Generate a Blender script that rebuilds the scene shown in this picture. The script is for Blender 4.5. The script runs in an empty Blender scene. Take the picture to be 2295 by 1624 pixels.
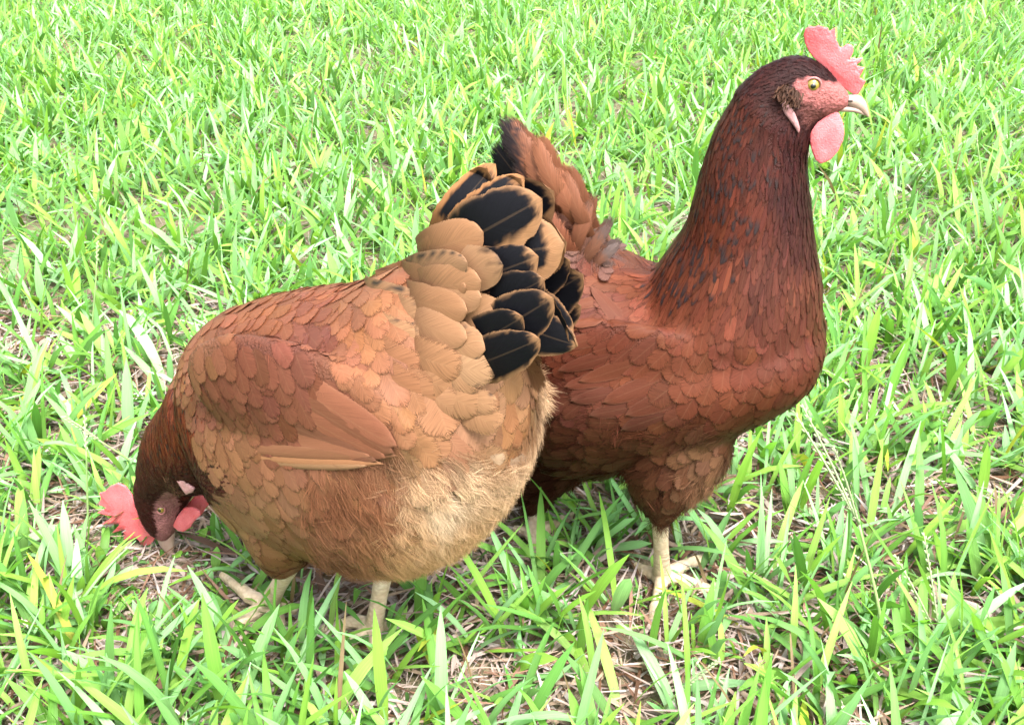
import bpy, math, random
import numpy as np
from mathutils import Vector
from mathutils.bvhtree import BVHTree
from mathutils.kdtree import KDTree

random.seed(7)
rng = np.random.default_rng(11)
scene = bpy.context.scene
R = math.radians

# ------------------------------------------------------------------ camera
IW, IH, FPX = 2295.0, 1624.0, 2499.0        # reference units used for measuring
PITCH = R(28.0)
CAM = np.array([0.0, 0.0, 0.60])
FW = np.array([0.0, math.cos(PITCH), -math.sin(PITCH)])
UPV = np.array([0.0, math.sin(PITCH), math.cos(PITCH)])
RT = np.array([1.0, 0.0, 0.0])
cam_data = bpy.data.cameras.new('camera')
cam = bpy.data.objects.new('camera', cam_data)
scene.collection.objects.link(cam)
cam.location = CAM
cam.rotation_euler = (math.pi / 2 - PITCH, 0, 0)
cam_data.sensor_fit = 'HORIZONTAL'
cam_data.sensor_width = 36.0
cam_data.lens = 36.0 * FPX / IW
cam_data.clip_start = 0.01
cam_data.clip_end = 400.0
scene.camera = cam
scene.cycles.transparent_max_bounces = 24

# ------------------------------------------------------------------ light
SUN_EL, SUN_AZ = 62.0, 150.0      # azimuth: direction the light comes from, 0 = +Y, clockwise
world = bpy.data.worlds.new('World')
scene.world = world
world.use_nodes = True
wn = world.node_tree
for n in list(wn.nodes):
    wn.nodes.remove(n)
sky = wn.nodes.new('ShaderNodeTexSky')
sky.sky_type = 'NISHITA'
sky.sun_disc = False
sky.sun_elevation = R(SUN_EL)
sky.sun_rotation = R(SUN_AZ)
sky.dust_density = 5.0
hs = wn.nodes.new('ShaderNodeHueSaturation')
hs.inputs['Saturation'].default_value = 0.30
bg = wn.nodes.new('ShaderNodeBackground')
bg.inputs['Strength'].default_value = 0.15
wo = wn.nodes.new('ShaderNodeOutputWorld')
wn.links.new(sky.outputs[0], hs.inputs['Color'])
wn.links.new(hs.outputs[0], bg.inputs['Color'])
wn.links.new(bg.outputs[0], wo.inputs['Surface'])
sd = bpy.data.lights.new('sun', 'SUN')
sd.energy = 1.5
sd.angle = R(24.0)
sd.color = (1.0, 0.97, 0.92)
so = bpy.data.objects.new('sun', sd)
scene.collection.objects.link(so)
az, el = R(SUN_AZ), R(SUN_EL)
sdir = Vector((math.sin(az) * math.cos(el), math.cos(az) * math.cos(el), math.sin(el)))
so.rotation_euler = sdir.to_track_quat('Z', 'Y').to_euler()
so.location = sdir * 5
vs = scene.view_settings
vs.view_transform = 'Standard'
vs.look = 'None'
vs.gamma = 1.0
vs.exposure = 2.5
vs.use_curve_mapping = False
ALB = 0.235                         # photographed colour -> base colour

# ------------------------------------------------------------------ helpers
def ray(u, v):
    return FW + RT * ((u - IW / 2) / FPX) + UPV * ((IH / 2 - v) / FPX)
def px(p):
    q = np.asarray(p) - CAM
    d = q @ FW
    return np.stack([IW / 2 + FPX * (q @ RT) / d, IH / 2 - FPX * (q @ UPV) / d], -1)
def on_ground(u, v, z=0.0):
    r = ray(u, v)
    return CAM + r * ((z - CAM[2]) / r[2])
class Plane:
    """vertical plane of a bird: origin, heading yaw; side = unit normal that points to the camera"""
    def __init__(self, q, yaw):
        self.q = np.array([q[0], q[1], 0.0])
        self.h = np.array([math.cos(yaw), math.sin(yaw), 0.0])
        n = np.array([-self.h[1], self.h[0], 0.0])
        if n @ (CAM - self.q) < 0:
            n = -n
        self.side = n
    def at(self, u, v, off=0.0):
        r = ray(u, v)
        d = ((self.q - CAM) @ self.side + off) / (r @ self.side)
        return CAM + r * d
    def lat(self, p):
        return (np.asarray(p) - self.q) @ self.side
    def mirror(self, p):
        p = np.asarray(p, float)
        return p - 2 * np.multiply.outer(self.lat(p), self.side)
    def mdir(self, d):
        d = np.asarray(d, float)
        return d - 2 * np.multiply.outer(d @ self.side, self.side)

def lin(c):
    c = np.asarray(c, float) / 255.0
    return np.where(c <= 0.04045, c / 12.92, ((c + 0.055) / 1.055) ** 2.4)
def nrm(v):
    v = np.asarray(v, float)
    return v / (math.sqrt(float(v @ v)) + 1e-12)
def cross3(a, b):
    return np.array((a[1] * b[2] - a[2] * b[1], a[2] * b[0] - a[0] * b[2], a[0] * b[1] - a[1] * b[0]))

def mesh_from(name, V, F, col=None, st=None, bn=None, smooth=True):
    me = bpy.data.meshes.new(name)
    V = np.asarray(V, np.float32)
    if isinstance(F, np.ndarray):
        k = F.shape[1]
        me.vertices.add(len(V)); me.vertices.foreach_set('co', V.ravel())
        me.loops.add(F.size); me.loops.foreach_set('vertex_index', F.astype(np.int32).ravel())
        me.polygons.add(len(F))
        me.polygons.foreach_set('loop_start', np.arange(0, F.size, k, dtype=np.int32))
        me.polygons.foreach_set('loop_total', np.full(len(F), k, np.int32))
        me.update(calc_edges=True)
    else:
        me.from_pydata([tuple(map(float, v)) for v in V], [], F)
        me.update()
    if col is not None:
        c = np.ones((len(V), 4), np.float32); c[:, :3] = np.clip(col, 0, 1)
        a = me.color_attributes.new('Col', 'FLOAT_COLOR', 'POINT')
        a.data.foreach_set('color', c.ravel())
    if st is not None:
        a = me.attributes.new('st', 'FLOAT_VECTOR', 'POINT')
        a.data.foreach_set('vector', np.asarray(st, np.float32).ravel())
    if bn is not None:
        a = me.attributes.new('bn', 'FLOAT_VECTOR', 'POINT')
        a.data.foreach_set('vector', np.asarray(bn, np.float32).ravel())
    if smooth:
        me.polygons.foreach_set('use_smooth', np.ones(len(me.polygons), bool))
    return me
def link(name, me, mat, parent=None):
    o = bpy.data.objects.new(name, me)
    scene.collection.objects.link(o)
    if mat is not None and me is not None and not me.materials:
        me.materials.append(mat)
    if parent is not None:
        o.parent = parent
        o.matrix_parent_inverse = parent.matrix_world.inverted()
    return o

# ------------------------------------------------------------------ materials
def new_mat(name):
    m = bpy.data.materials.new(name); m.use_nodes = True
    t = m.node_tree
    return m, t, t.nodes['Principled BSDF'], t.nodes['Material Output']
def N(t, typ, **kw):
    n = t.nodes.new(typ)
    for k, v in kw.items():
        if k.startswith('i_'):
            key = k[2:]
            n.inputs[int(key) if key.isdigit() else key].default_value = v
        else:
            setattr(n, k, v)
    return n
def math_n(t, op, a, b=None, c=None, clamp=False):
    n = t.nodes.new('ShaderNodeMath'); n.operation = op; n.use_clamp = clamp
    for i, x in enumerate((a, b, c)):
        if x is None: continue
        if isinstance(x, (int, float)): n.inputs[i].default_value = x
        else: t.links.new(x, n.inputs[i])
    return n.outputs[0]
def mixc(t, mode, fac, a, b):
    n = t.nodes.new('ShaderNodeMix'); n.data_type = 'RGBA'; n.blend_type = mode
    for key, x in ((0, fac), (6, a), (7, b)):
        if isinstance(x, (int, float)): n.inputs[key].default_value = x
        elif isinstance(x, tuple): n.inputs[key].default_value = x
        else: t.links.new(x, n.inputs[key])
    return n.outputs[2]

def feather_material():
    m, t, b, o = new_mat('feather')
    ac = N(t, 'ShaderNodeAttribute', attribute_name='Col')
    sa = N(t, 'ShaderNodeAttribute', attribute_name='st')
    sx = N(t, 'ShaderNodeSeparateXYZ'); t.links.new(sa.outputs['Vector'], sx.inputs[0])
    s, tt, rn = sx.outputs
    fq = math_n(t, 'FLOOR', rn)
    at = math_n(t, 'ABSOLUTE', tt)
    c = math_n(t, 'SUBTRACT', s, math_n(t, 'MULTIPLY', at, 0.30))
    cx = N(t, 'ShaderNodeCombineXYZ')
    t.links.new(math_n(t, 'MULTIPLY', math_n(t, 'MULTIPLY', c, 52.0), fq), cx.inputs[0])
    t.links.new(math_n(t, 'MULTIPLY', tt, 1.2), cx.inputs[1])
    t.links.new(math_n(t, 'MULTIPLY', rn, 40.0), cx.inputs[2])
    nz = N(t, 'ShaderNodeTexNoise', i_Scale=1.0, i_Detail=2.0)
    t.links.new(cx.outputs[0], nz.inputs['Vector'])
    barb = math_n(t, 'MULTIPLY_ADD', nz.outputs[0], 0.85, 0.57)
    col = mixc(t, 'MULTIPLY', 1.0, ac.outputs['Color'], (1, 1, 1, 1))
    bc = N(t, 'ShaderNodeCombineColor')
    for i in range(3): t.links.new(barb, bc.inputs[i])
    col = mixc(t, 'MULTIPLY', 1.0, ac.outputs['Color'], bc.outputs[0])
    # shaft: a thin paler line
    r = math_n(t, 'LESS_THAN', at, 0.04)
    col = mixc(t, 'MIX', math_n(t, 'MULTIPLY', r, 0.06), col, (0.26, 0.16, 0.09, 1))
    # worn paler rim
    e = math_n(t, 'MULTIPLY', math_n(t, 'SUBTRACT', at, 0.80), 3.5, clamp=True)
    e2 = math_n(t, 'MULTIPLY', math_n(t, 'SUBTRACT', s, 0.90), 6.0, clamp=True)
    e = math_n(t, 'MAXIMUM', e, e2)
    col = mixc(t, 'MIX', math_n(t, 'MULTIPLY', e, 0.10), col, (0.26, 0.17, 0.11, 1))
    t.links.new(col, b.inputs['Base Color'])
    b.inputs['Roughness'].default_value = 0.52
    b.inputs['Specular IOR Level'].default_value = 0.07
    # plumage lies as one soft coat: the shading follows the body under it more than each web
    na = N(t, 'ShaderNodeAttribute', attribute_name='bn')
    ge = N(t, 'ShaderNodeNewGeometry')
    mv = N(t, 'ShaderNodeMix', data_type='VECTOR'); mv.inputs[0].default_value = 0.60
    t.links.new(ge.outputs['Normal'], mv.inputs[4]); t.links.new(na.outputs['Vector'], mv.inputs[5])
    vn = N(t, 'ShaderNodeVectorMath', operation='NORMALIZE'); t.links.new(mv.outputs[1], vn.inputs[0])
    bp = N(t, 'ShaderNodeBump', i_Strength=0.25, i_Distance=0.0006)
    t.links.new(nz.outputs[0], bp.inputs['Height'])
    t.links.new(vn.outputs[0], bp.inputs['Normal'])
    t.links.new(bp.outputs[0], b.inputs['Normal'])
    # frayed margins: the barbs separate towards the edge
    f1 = math_n(t, 'MULTIPLY', math_n(t, 'SUBTRACT', at, 0.40), 1.667, clamp=True)
    f2 = math_n(t, 'MULTIPLY', math_n(t, 'SUBTRACT', s, 0.76), 4.17, clamp=True)
    fe = math_n(t, 'MAXIMUM', f1, f2)
    big = math_n(t, 'GREATER_THAN', fq, 1.5)
    fe = math_n(t, 'POWER', fe, math_n(t, 'MULTIPLY_ADD', big, 6.0, 2.2))
    fe = math_n(t, 'MULTIPLY', fe, math_n(t, 'MULTIPLY_ADD', big, -0.18, 0.66))
    al = math_n(t, 'MULTIPLY', math_n(t, 'SUBTRACT', nz.outputs[0], fe), math_n(t, 'MULTIPLY_ADD', big, 5.0, 3.2), clamp=True)
    t.links.new(al, b.inputs['Alpha'])
    return m
def strand_material():
    m, t, b, o = new_mat('down')
    ac = N(t, 'ShaderNodeAttribute', attribute_name='Col')
    t.links.new(ac.outputs['Color'], b.inputs['Base Color'])
    b.inputs['Roughness'].default_value = 0.8
    b.inputs['Specular IOR Level'].default_value = 0.03
    tr = N(t, 'ShaderNodeBsdfTranslucent')
    t.links.new(ac.outputs['Color'], tr.inputs[0])
    mx = N(t, 'ShaderNodeMixShader', i_0=0.3)
    t.links.new(b.outputs[0], mx.inputs[1]); t.links.new(tr.outputs[0], mx.inputs[2])
    t.links.new(mx.outputs[0], o.inputs['Surface'])
    return m
def skin_material():
    """body under the plumage and the bare skin of the face"""
    m, t, b, o = new_mat('skin')
    ac = N(t, 'ShaderNodeAttribute', attribute_name='Col')
    tc = N(t, 'ShaderNodeTexCoord')
    nz = N(t, 'ShaderNodeTexNoise', i_Scale=520.0, i_Detail=6.0)
    t.links.new(tc.outputs['Object'], nz.inputs['Vector'])
    bc = N(t, 'ShaderNodeCombineColor')
    f = math_n(t, 'MULTIPLY_ADD', nz.outputs[0], 0.6, 0.7)
    for i in range(3): t.links.new(f, bc.inputs[i])
    t.links.new(mixc(t, 'MULTIPLY', 1.0, ac.outputs['Color'], bc.outputs[0]), b.inputs['Base Color'])
    b.inputs['Roughness'].default_value = 0.6
    b.inputs['Specular IOR Level'].default_value = 0.12
    bp = N(t, 'ShaderNodeBump', i_Strength=0.9, i_Distance=0.0022)
    t.links.new(nz.outputs[0], bp.inputs['Height']); t.links.new(bp.outputs[0], b.inputs['Normal'])
    return m
def comb_material():
    m, t, b, o = new_mat('comb_skin')
    tc = N(t, 'ShaderNodeTexCoord')
    nz = N(t, 'ShaderNodeTexNoise', i_Scale=900.0, i_Detail=3.0)
    n2 = N(t, 'ShaderNodeTexNoise', i_Scale=70.0, i_Detail=2.0)
    for n in (nz, n2): t.links.new(tc.outputs['Object'], n.inputs['Vector'])
    cr = N(t, 'ShaderNodeValToRGB')
    cr.color_ramp.elements[0].position = 0.3; cr.color_ramp.elements[0].color = (0.40, 0.050, 0.056, 1)
    cr.color_ramp.elements[1].position = 0.75; cr.color_ramp.elements[1].color = (0.54, 0.155, 0.165, 1)
    t.links.new(math_n(t, 'ADD', math_n(t, 'MULTIPLY', nz.outputs[0], 0.35), math_n(t, 'MULTIPLY', n2.outputs[0], 0.65)), cr.inputs[0])
    t.links.new(cr.outputs[0], b.inputs['Base Color'])
    b.inputs['Roughness'].default_value = 0.5
    b.inputs['Specular IOR Level'].default_value = 0.25
    b.inputs['Subsurface Weight'].default_value = 0.35
    b.inputs['Subsurface Radius'].default_value = (0.006, 0.0015, 0.0012)
    b.inputs['Subsurface Scale'].default_value = 1.0
    bp = N(t, 'ShaderNodeBump', i_Strength=0.55, i_Distance=0.0009)
    t.links.new(nz.outputs[0], bp.inputs['Height']); t.links.new(bp.outputs[0], b.inputs['Normal'])
    return m
def plain(name, col, rough=0.5, spec=0.5, noise=None, bump=0.0, scale=300.0, col2=None):
    m, t, b, o = new_mat(name)
    tc = N(t, 'ShaderNodeTexCoord')
    nz = N(t, 'ShaderNodeTexNoise', i_Scale=scale, i_Detail=3.0)
    t.links.new(tc.outputs['Object'], nz.inputs['Vector'])
    c2 = col2 or tuple(x * 0.7 for x in col)
    t.links.new(mixc(t, 'MIX', nz.outputs[0], (*c2, 1), (*col, 1)), b.inputs['Base Color'])
    b.inputs['Roughness'].default_value = rough
    b.inputs['Specular IOR Level'].default_value = spec
    if bump:
        bp = N(t, 'ShaderNodeBump', i_Strength=bump, i_Distance=0.001)
        t.links.new(nz.outputs[0], bp.inputs['Height']); t.links.new(bp.outputs[0], b.inputs['Normal'])
    return m
def scale_material():
    m, t, b, o = new_mat('leg_scales')
    sa = N(t, 'ShaderNodeAttribute', attribute_name='st')
    sx = N(t, 'ShaderNodeSeparateXYZ'); t.links.new(sa.outputs['Vector'], sx.inputs[0])
    tc = N(t, 'ShaderNodeTexCoord')
    vo = N(t, 'ShaderNodeTexVoronoi', i_Scale=330.0)
    mp = N(t, 'ShaderNodeMapping'); mp.inputs['Scale'].default_value = (0.7, 0.7, 1.3)
    t.links.new(tc.outputs['Object'], mp.inputs[0]); t.links.new(mp.outputs[0], vo.inputs['Vector'])
    nz = N(t, 'ShaderNodeTexNoise', i_Scale=160.0, i_Detail=3.0)
    t.links.new(tc.outputs['Object'], nz.inputs['Vector'])
    c = mixc(t, 'MIX', nz.outputs[0], (0.46, 0.33, 0.20, 1), (0.54, 0.46, 0.35, 1))
    c = mixc(t, 'MIX', math_n(t, 'MULTIPLY', vo.outputs['Distance'], 0.5, clamp=True), c, (0.16, 0.085, 0.045, 1))
    t.links.new(c, b.inputs['Base Color'])
    b.inputs['Roughness'].default_value = 0.5
    bp = N(t, 'ShaderNodeBump', i_Strength=0.5, i_Distance=0.0012, invert=True)
    t.links.new(vo.outputs['Distance'], bp.inputs['Height']); t.links.new(bp.outputs[0], b.inputs['Normal'])
    return m
def grass_material(name, transl, rough, spec):
    m, t, b, o = new_mat(name)
    ac = N(t, 'ShaderNodeAttribute', attribute_name='Col')
    sa = N(t, 'ShaderNodeAttribute', attribute_name='st')
    sx = N(t, 'ShaderNodeSeparateXYZ'); t.links.new(sa.outputs['Vector'], sx.inputs[0])
    s, tt, rn = sx.outputs
    cx = N(t, 'ShaderNodeCombineXYZ')
    t.links.new(math_n(t, 'MULTIPLY', s, 2.5), cx.inputs[0])
    t.links.new(math_n(t, 'MULTIPLY', tt, 9.0), cx.inputs[1])
    t.links.new(math_n(t, 'MULTIPLY', rn, 90.0), cx.inputs[2])
    nz = N(t, 'ShaderNodeTexNoise', i_Scale=1.0, i_Detail=2.0)
    t.links.new(cx.outputs[0], nz.inputs['Vector'])
    bc = N(t, 'ShaderNodeCombineColor')
    f = math_n(t, 'MULTIPLY_ADD', nz.outputs[0], 0.7, 0.65)
    for i in range(3): t.links.new(f, bc.inputs[i])
    col = mixc(t, 'MULTIPLY', 1.0, ac.outputs['Color'], bc.outputs[0])
    t.links.new(col, b.inputs['Base Color'])
    b.inputs['Roughness'].default_value = rough
    b.inputs['Specular IOR Level'].default_value = spec
    bp = N(t, 'ShaderNodeBump', i_Strength=0.3, i_Distance=0.001)
    t.links.new(nz.outputs[0], bp.inputs['Height']); t.links.new(bp.outputs[0], b.inputs['Normal'])
    if transl:
        tr = N(t, 'ShaderNodeBsdfTranslucent')
        t.links.new(mixc(t, 'MULTIPLY', 1.0, col, (1.0, 1.1, 0.6, 1)), tr.inputs[0])
        mx = N(t, 'ShaderNodeMixShader', i_0=transl)
        t.links.new(b.outputs[0], mx.inputs[1]); t.links.new(tr.outputs[0], mx.inputs[2])
        t.links.new(mx.outputs[0], o.inputs['Surface'])
    return m
def ground_material():
    m, t, b, o = new_mat('soil')
    tc = N(t, 'ShaderNodeTexCoord')
    n1 = N(t, 'ShaderNodeTexNoise', i_Scale=90.0, i_Detail=6.0)
    n2 = N(t, 'ShaderNodeTexNoise', i_Scale=6.0, i_Detail=4.0)
    for n in (n1, n2): t.links.new(tc.outputs['Object'], n.inputs['Vector'])
    c = mixc(t, 'MIX', n1.outputs[0], (0.05, 0.032, 0.020, 1), (0.20, 0.15, 0.10, 1))
    c = mixc(t, 'MIX', math_n(t, 'MULTIPLY', n2.outputs[0], 0.6), c, (0.12, 0.13, 0.05, 1))
    ln = N(t, 'ShaderNodeVectorMath', operation='LENGTH'); t.links.new(tc.outputs['Object'], ln.inputs[0])
    far = math_n(t, 'MULTIPLY', math_n(t, 'SUBTRACT', ln.outputs['Value'], 2.5), 0.35, clamp=True)
    lawn = mixc(t, 'MIX', n1.outputs[0], (0.06, 0.13, 0.025, 1), (0.14, 0.24, 0.06, 1))
    c = mixc(t, 'MIX', far, c, lawn)
    t.links.new(c, b.inputs['Base Color'])
    b.inputs['Roughness'].default_value = 0.9
    bp = N(t, 'ShaderNodeBump', i_Strength=0.8, i_Distance=0.01)
    t.links.new(n1.outputs[0], bp.inputs['Height']); t.links.new(bp.outputs[0], b.inputs['Normal'])
    return m
M_FEATHER = feather_material()
M_DOWN = strand_material()
M_SKIN = skin_material()
M_COMB = comb_material()
M_SCALE = scale_material()
M_BEAK = plain('beak_horn', (0.33, 0.245, 0.21), 0.35, 0.5, scale=160.0, col2=(0.24, 0.14, 0.11))
M_CLAW = plain('claw_horn', (0.25, 0.20, 0.18), 0.4, 0.5)
M_IRIS = plain('iris', (0.21, 0.16, 0.03), 0.12, 0.7, scale=900.0, col2=(0.15, 0.095, 0.015))
M_NOSTRIL = plain('nostril_skin', (0.05, 0.03, 0.025), 0.6, 0.3)
M_PUPIL = plain('pupil', (0.004, 0.004, 0.004), 0.05, 0.8)
M_LID = plain('eyelid', (0.26, 0.095, 0.09), 0.5, 0.4, bump=0.4, scale=700.0)
M_LOBE = plain('earlobe_skin', (0.30, 0.19, 0.19), 0.5, 0.4, bump=0.5, scale=500.0, col2=(0.26, 0.085, 0.09))
M_GRASS = grass_material('grass_blade', 0.40, 0.55, 0.32)
M_STRAW = grass_material('dry_straw', 0.0, 0.7, 0.25)
M_GROUND = ground_material()

# ------------------------------------------------------------------ ground, thatch, grass
def vnoise(x, y, seed=0):
    xi, yi = np.floor(x).astype(int), np.floor(y).astype(int)
    xf, yf = x - xi, y - yi
    def h(a, b):
        k = (a * 374761393 + b * 668265263 + seed * 1442695041) & 0xffffffff
        k = ((k ^ (k >> 13)) * 1274126177) & 0xffffffff
        return ((k ^ (k >> 16)) & 0xffff) / 65535.0
    sx, sy = xf * xf * (3 - 2 * xf), yf * yf * (3 - 2 * yf)
    a = h(xi, yi) * (1 - sx) + h(xi + 1, yi) * sx
    b = h(xi, yi + 1) * (1 - sx) + h(xi + 1, yi + 1) * sx
    return a * (1 - sy) + b * sy

gx = np.concatenate([-np.geomspace(120, 4, 10), np.linspace(-3.6, 3.6, 60), np.geomspace(4, 120, 10)])
gy = np.concatenate([-np.geomspace(120, 2, 10), np.linspace(-1.6, 6, 64), np.geomspace(7, 120, 10)])
GX, GY = np.meshgrid(gx, gy)
def ground_z(x, y):
    return (vnoise(x * 5, y * 5, 3) - 0.5) * 0.008 * np.clip((np.hypot(x, y - 0.75) - 0.25) * 2, 0, 1)
GV = np.stack([GX, GY, ground_z(GX, GY)], -1).reshape(-1, 3)
nx_, ny_ = len(gx), len(gy)
ii = np.arange(nx_ * ny_).reshape(ny_, nx_)
GF = np.stack([ii[:-1, :-1], ii[:-1, 1:], ii[1:, 1:], ii[1:, :-1]], -1).reshape(-1, 4)
g = link('ground', mesh_from('ground', GV, GF), M_GROUND)
g['kind'] = 'structure'

def ribbons(root, az, th0, bend, L, W, col_root, col_tip, nseg, fold, twist, blunt, rnd, flat=False):
    """many blades at once -> verts, faces, col, st"""
    n = len(L); k = nseg + 1
    s = np.linspace(0, 1, k)[None, :]
    th = th0[:, None] + bend[:, None] * s ** 1.3
    a = az[:, None] + np.zeros_like(s)
    T = np.stack([np.sin(th) * np.cos(a), np.sin(th) * np.sin(a), np.cos(th)], -1)
    step = (L / nseg)[:, None, None]
    Cn = np.concatenate([np.zeros((n, 1, 3)), np.cumsum((T[:, :-1] + T[:, 1:]) / 2 * step, 1)], 1) + root[:, None, :]
    lat = np.stack([-np.sin(a), np.cos(a), np.zeros_like(a)], -1)
    nor = np.cross(T, lat)
    tw = twist[:, None] * s
    lt = lat * np.cos(tw)[..., None] + nor * np.sin(tw)[..., None]
    nn = np.cross(T, lt)
    prof = np.minimum(1.0, 0.55 + 1.6 * s) * np.maximum(0, 1 - s ** blunt[:, None]) ** 0.8
    hw = (W / 2)[:, None] * prof
    hw = np.maximum(hw, 0.0002)
    left = Cn + lt * hw[..., None] - nn * (hw * fold[:, None])[..., None] * -1
    right = Cn - lt * hw[..., None] + nn * (hw * fold[:, None])[..., None]
    m = 2 if flat else 3
    V = np.stack([left, right] if flat else [left, Cn, right], 2)
    V[..., 2] = np.maximum(V[..., 2], 0.0015)
    base = (np.arange(n) * k * m)[:, None, None]
    i0 = base + np.arange(nseg)[None, :, None] * m + np.arange(m - 1)[None, None, :]
    F = np.stack([i0, i0 + 1, i0 + m + 1, i0 + m], -1).reshape(-1, 4)
    cs = s[..., None]
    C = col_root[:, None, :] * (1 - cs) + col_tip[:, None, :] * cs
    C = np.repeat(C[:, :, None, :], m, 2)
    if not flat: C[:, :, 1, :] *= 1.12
    ST = np.zeros((n, k, m, 3)); ST[..., 0] = s[..., None]; ST[..., 1] = np.linspace(-1, 1, m); ST[..., 2] = rnd[:, None, None]
    return V.reshape(-1, 3), F, C.reshape(-1, 3), ST.reshape(-1, 3)
def join(parts):
    off, Fs = 0, []
    for p in parts:
        Fs.append(p[1] + off); off += len(p[0])
    cols = list(zip(*parts))
    return tuple(np.concatenate(Fs) if k == 1 else np.concatenate(c) for k, c in enumerate(cols))

G_PAL = lin(np.array([[114, 170, 62], [128, 186, 70], [150, 204, 72], [134, 190, 104], [104, 160, 66], [156, 206, 86], [150, 212, 124], [166, 218, 142]])) * np.array([0.68, 0.70, 0.84])  # paler mint entries put the sky's sheen into the blade colour
FEET = []      # filled below, used to keep blades from crossing the shanks
def make_grass():
    parts = []
    inner = lambda y: 0.45 + 0.47 * np.maximum(y, 0)
    zones = [  # inner and outer half width at y, y range, tufts per m2, segments, breadth, least cover, flat
        (lambda y: 0 * y, inner, 0.12, 1.25, 3500, 5, 1.02, 0.18, False),
        (lambda y: 0 * y, inner, 1.25, 4.2, 3000, 3, 1.15, 0.62, True),
        (inner, lambda y: inner(y) + 1.1, -0.3, 1.25, 1500, 4, 1.2, 0.2, True),
        (inner, lambda y: inner(y) + 2.0, 1.25, 4.2, 1100, 3, 1.45, 0.45, True),
        (lambda y: 0 * y, lambda y: 3.0 + 0.9 * y, 4.2, 9.0, 320, 2, 1.9, 0.6, True),
        (lambda y: 0 * y, lambda y: 2.2 + 0 * y, -1.6, 0.12, 450, 3, 1.3, 0.2, True)]
    for h0, hwf, y0, y1, dens, nseg, wid, dmin, flat in zones:
        hwm = max(hwf(np.float64(y0)), hwf(np.float64(y1)))
        nt = int(dens * (y1 - y0) * 2 * hwm)
        x = rng.uniform(-hwm, hwm, nt); y = rng.uniform(y0, y1, nt)
        ok = (np.abs(x) < hwf(y)) & (np.abs(x) >= h0(y))
        dn = vnoise(x * 7 + 40, y * 7 + 9, 5) * 0.55 + vnoise(x * 22, y * 22 + 3, 8) * 0.45
        bias = np.where(y < 0.62, 0.02, 0.0)
        keep = rng.uniform(0, 1, nt) < np.clip((dn - 0.22 + bias) * 2.5, dmin, 1.0)
        x, y = x[ok & keep], y[ok & keep]
        nb = rng.integers(2, 6, len(x))
        x = np.repeat(x, nb); y = np.repeat(y, nb)
        n = len(x)
        taz = np.repeat(rng.uniform(0, 2 * np.pi, len(nb)), nb)
        az = taz + rng.choice([0, np.pi], n) + rng.normal(0, 0.55, n)
        # general lean of the sward up and a little to the right, as mown
        th0 = np.abs(rng.normal(0.62, 0.36, n)) + 0.03
        bend = np.abs(rng.normal(0.45, 0.40, n))
        size = np.repeat(rng.uniform(0.75, 1.2, len(nb)), nb)
        farther = np.clip((y - 0.9) / 2.0, 0, 1)
        L = rng.gamma(5.5, 0.0112, n) * size * (1 - 0.18 * farther)
        L = np.clip(L, 0.018, 0.098)
        W = (rng.normal(0.0056, 0.0019, n)).clip(0.0022, 0.0105) * np.clip(L / 0.05, 0.6, 1.15) * wid * (1 - 0.12 * farther)
        root = np.stack([x + rng.normal(0, 0.006, n), y + rng.normal(0, 0.006, n), rng.uniform(0.0, 0.008, n)], -1)
        for fp in FEET:
            dd = np.hypot(root[:, 0] - fp[0], root[:, 1] - fp[1])
            sel = dd < fp[3]
            L = np.where(sel, np.minimum(L * 0.6, .032), L)
        c = G_PAL[rng.integers(0, len(G_PAL), n)] * rng.uniform(0.82, 1.12, (n, 1))
        tuftc = np.repeat(rng.uniform(0.85, 1.15, len(nb)), nb)[:, None]
        c = c * tuftc
        dry = rng.uniform(0, 1, n) < 0.02
        W = np.where(dry, W * .45, W)
        c[dry] = lin([205, 178, 130]) * 0.30
        yel = rng.uniform(0, 1, n) < 0.008
        c[yel] = lin([196, 214, 78]) * 0.55
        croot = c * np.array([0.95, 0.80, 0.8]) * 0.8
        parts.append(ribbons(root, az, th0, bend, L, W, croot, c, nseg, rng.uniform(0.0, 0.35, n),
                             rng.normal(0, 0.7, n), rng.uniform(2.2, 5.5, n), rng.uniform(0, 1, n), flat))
    V, F, C, S = join(parts)
    o = link('grass', mesh_from('grass', V, F, C, S), M_GRASS)
    o['kind'] = 'stuff'; o['label'] = 'bright green broad-bladed lawn grass covering the ground'; o['category'] = 'grass'
S_PAL = lin(np.array([[212, 186, 176], [196, 168, 150], [228, 210, 204], [170, 130, 108], [184, 158, 134], [130, 92, 68], [220, 198, 186]])) * 0.40
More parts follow.
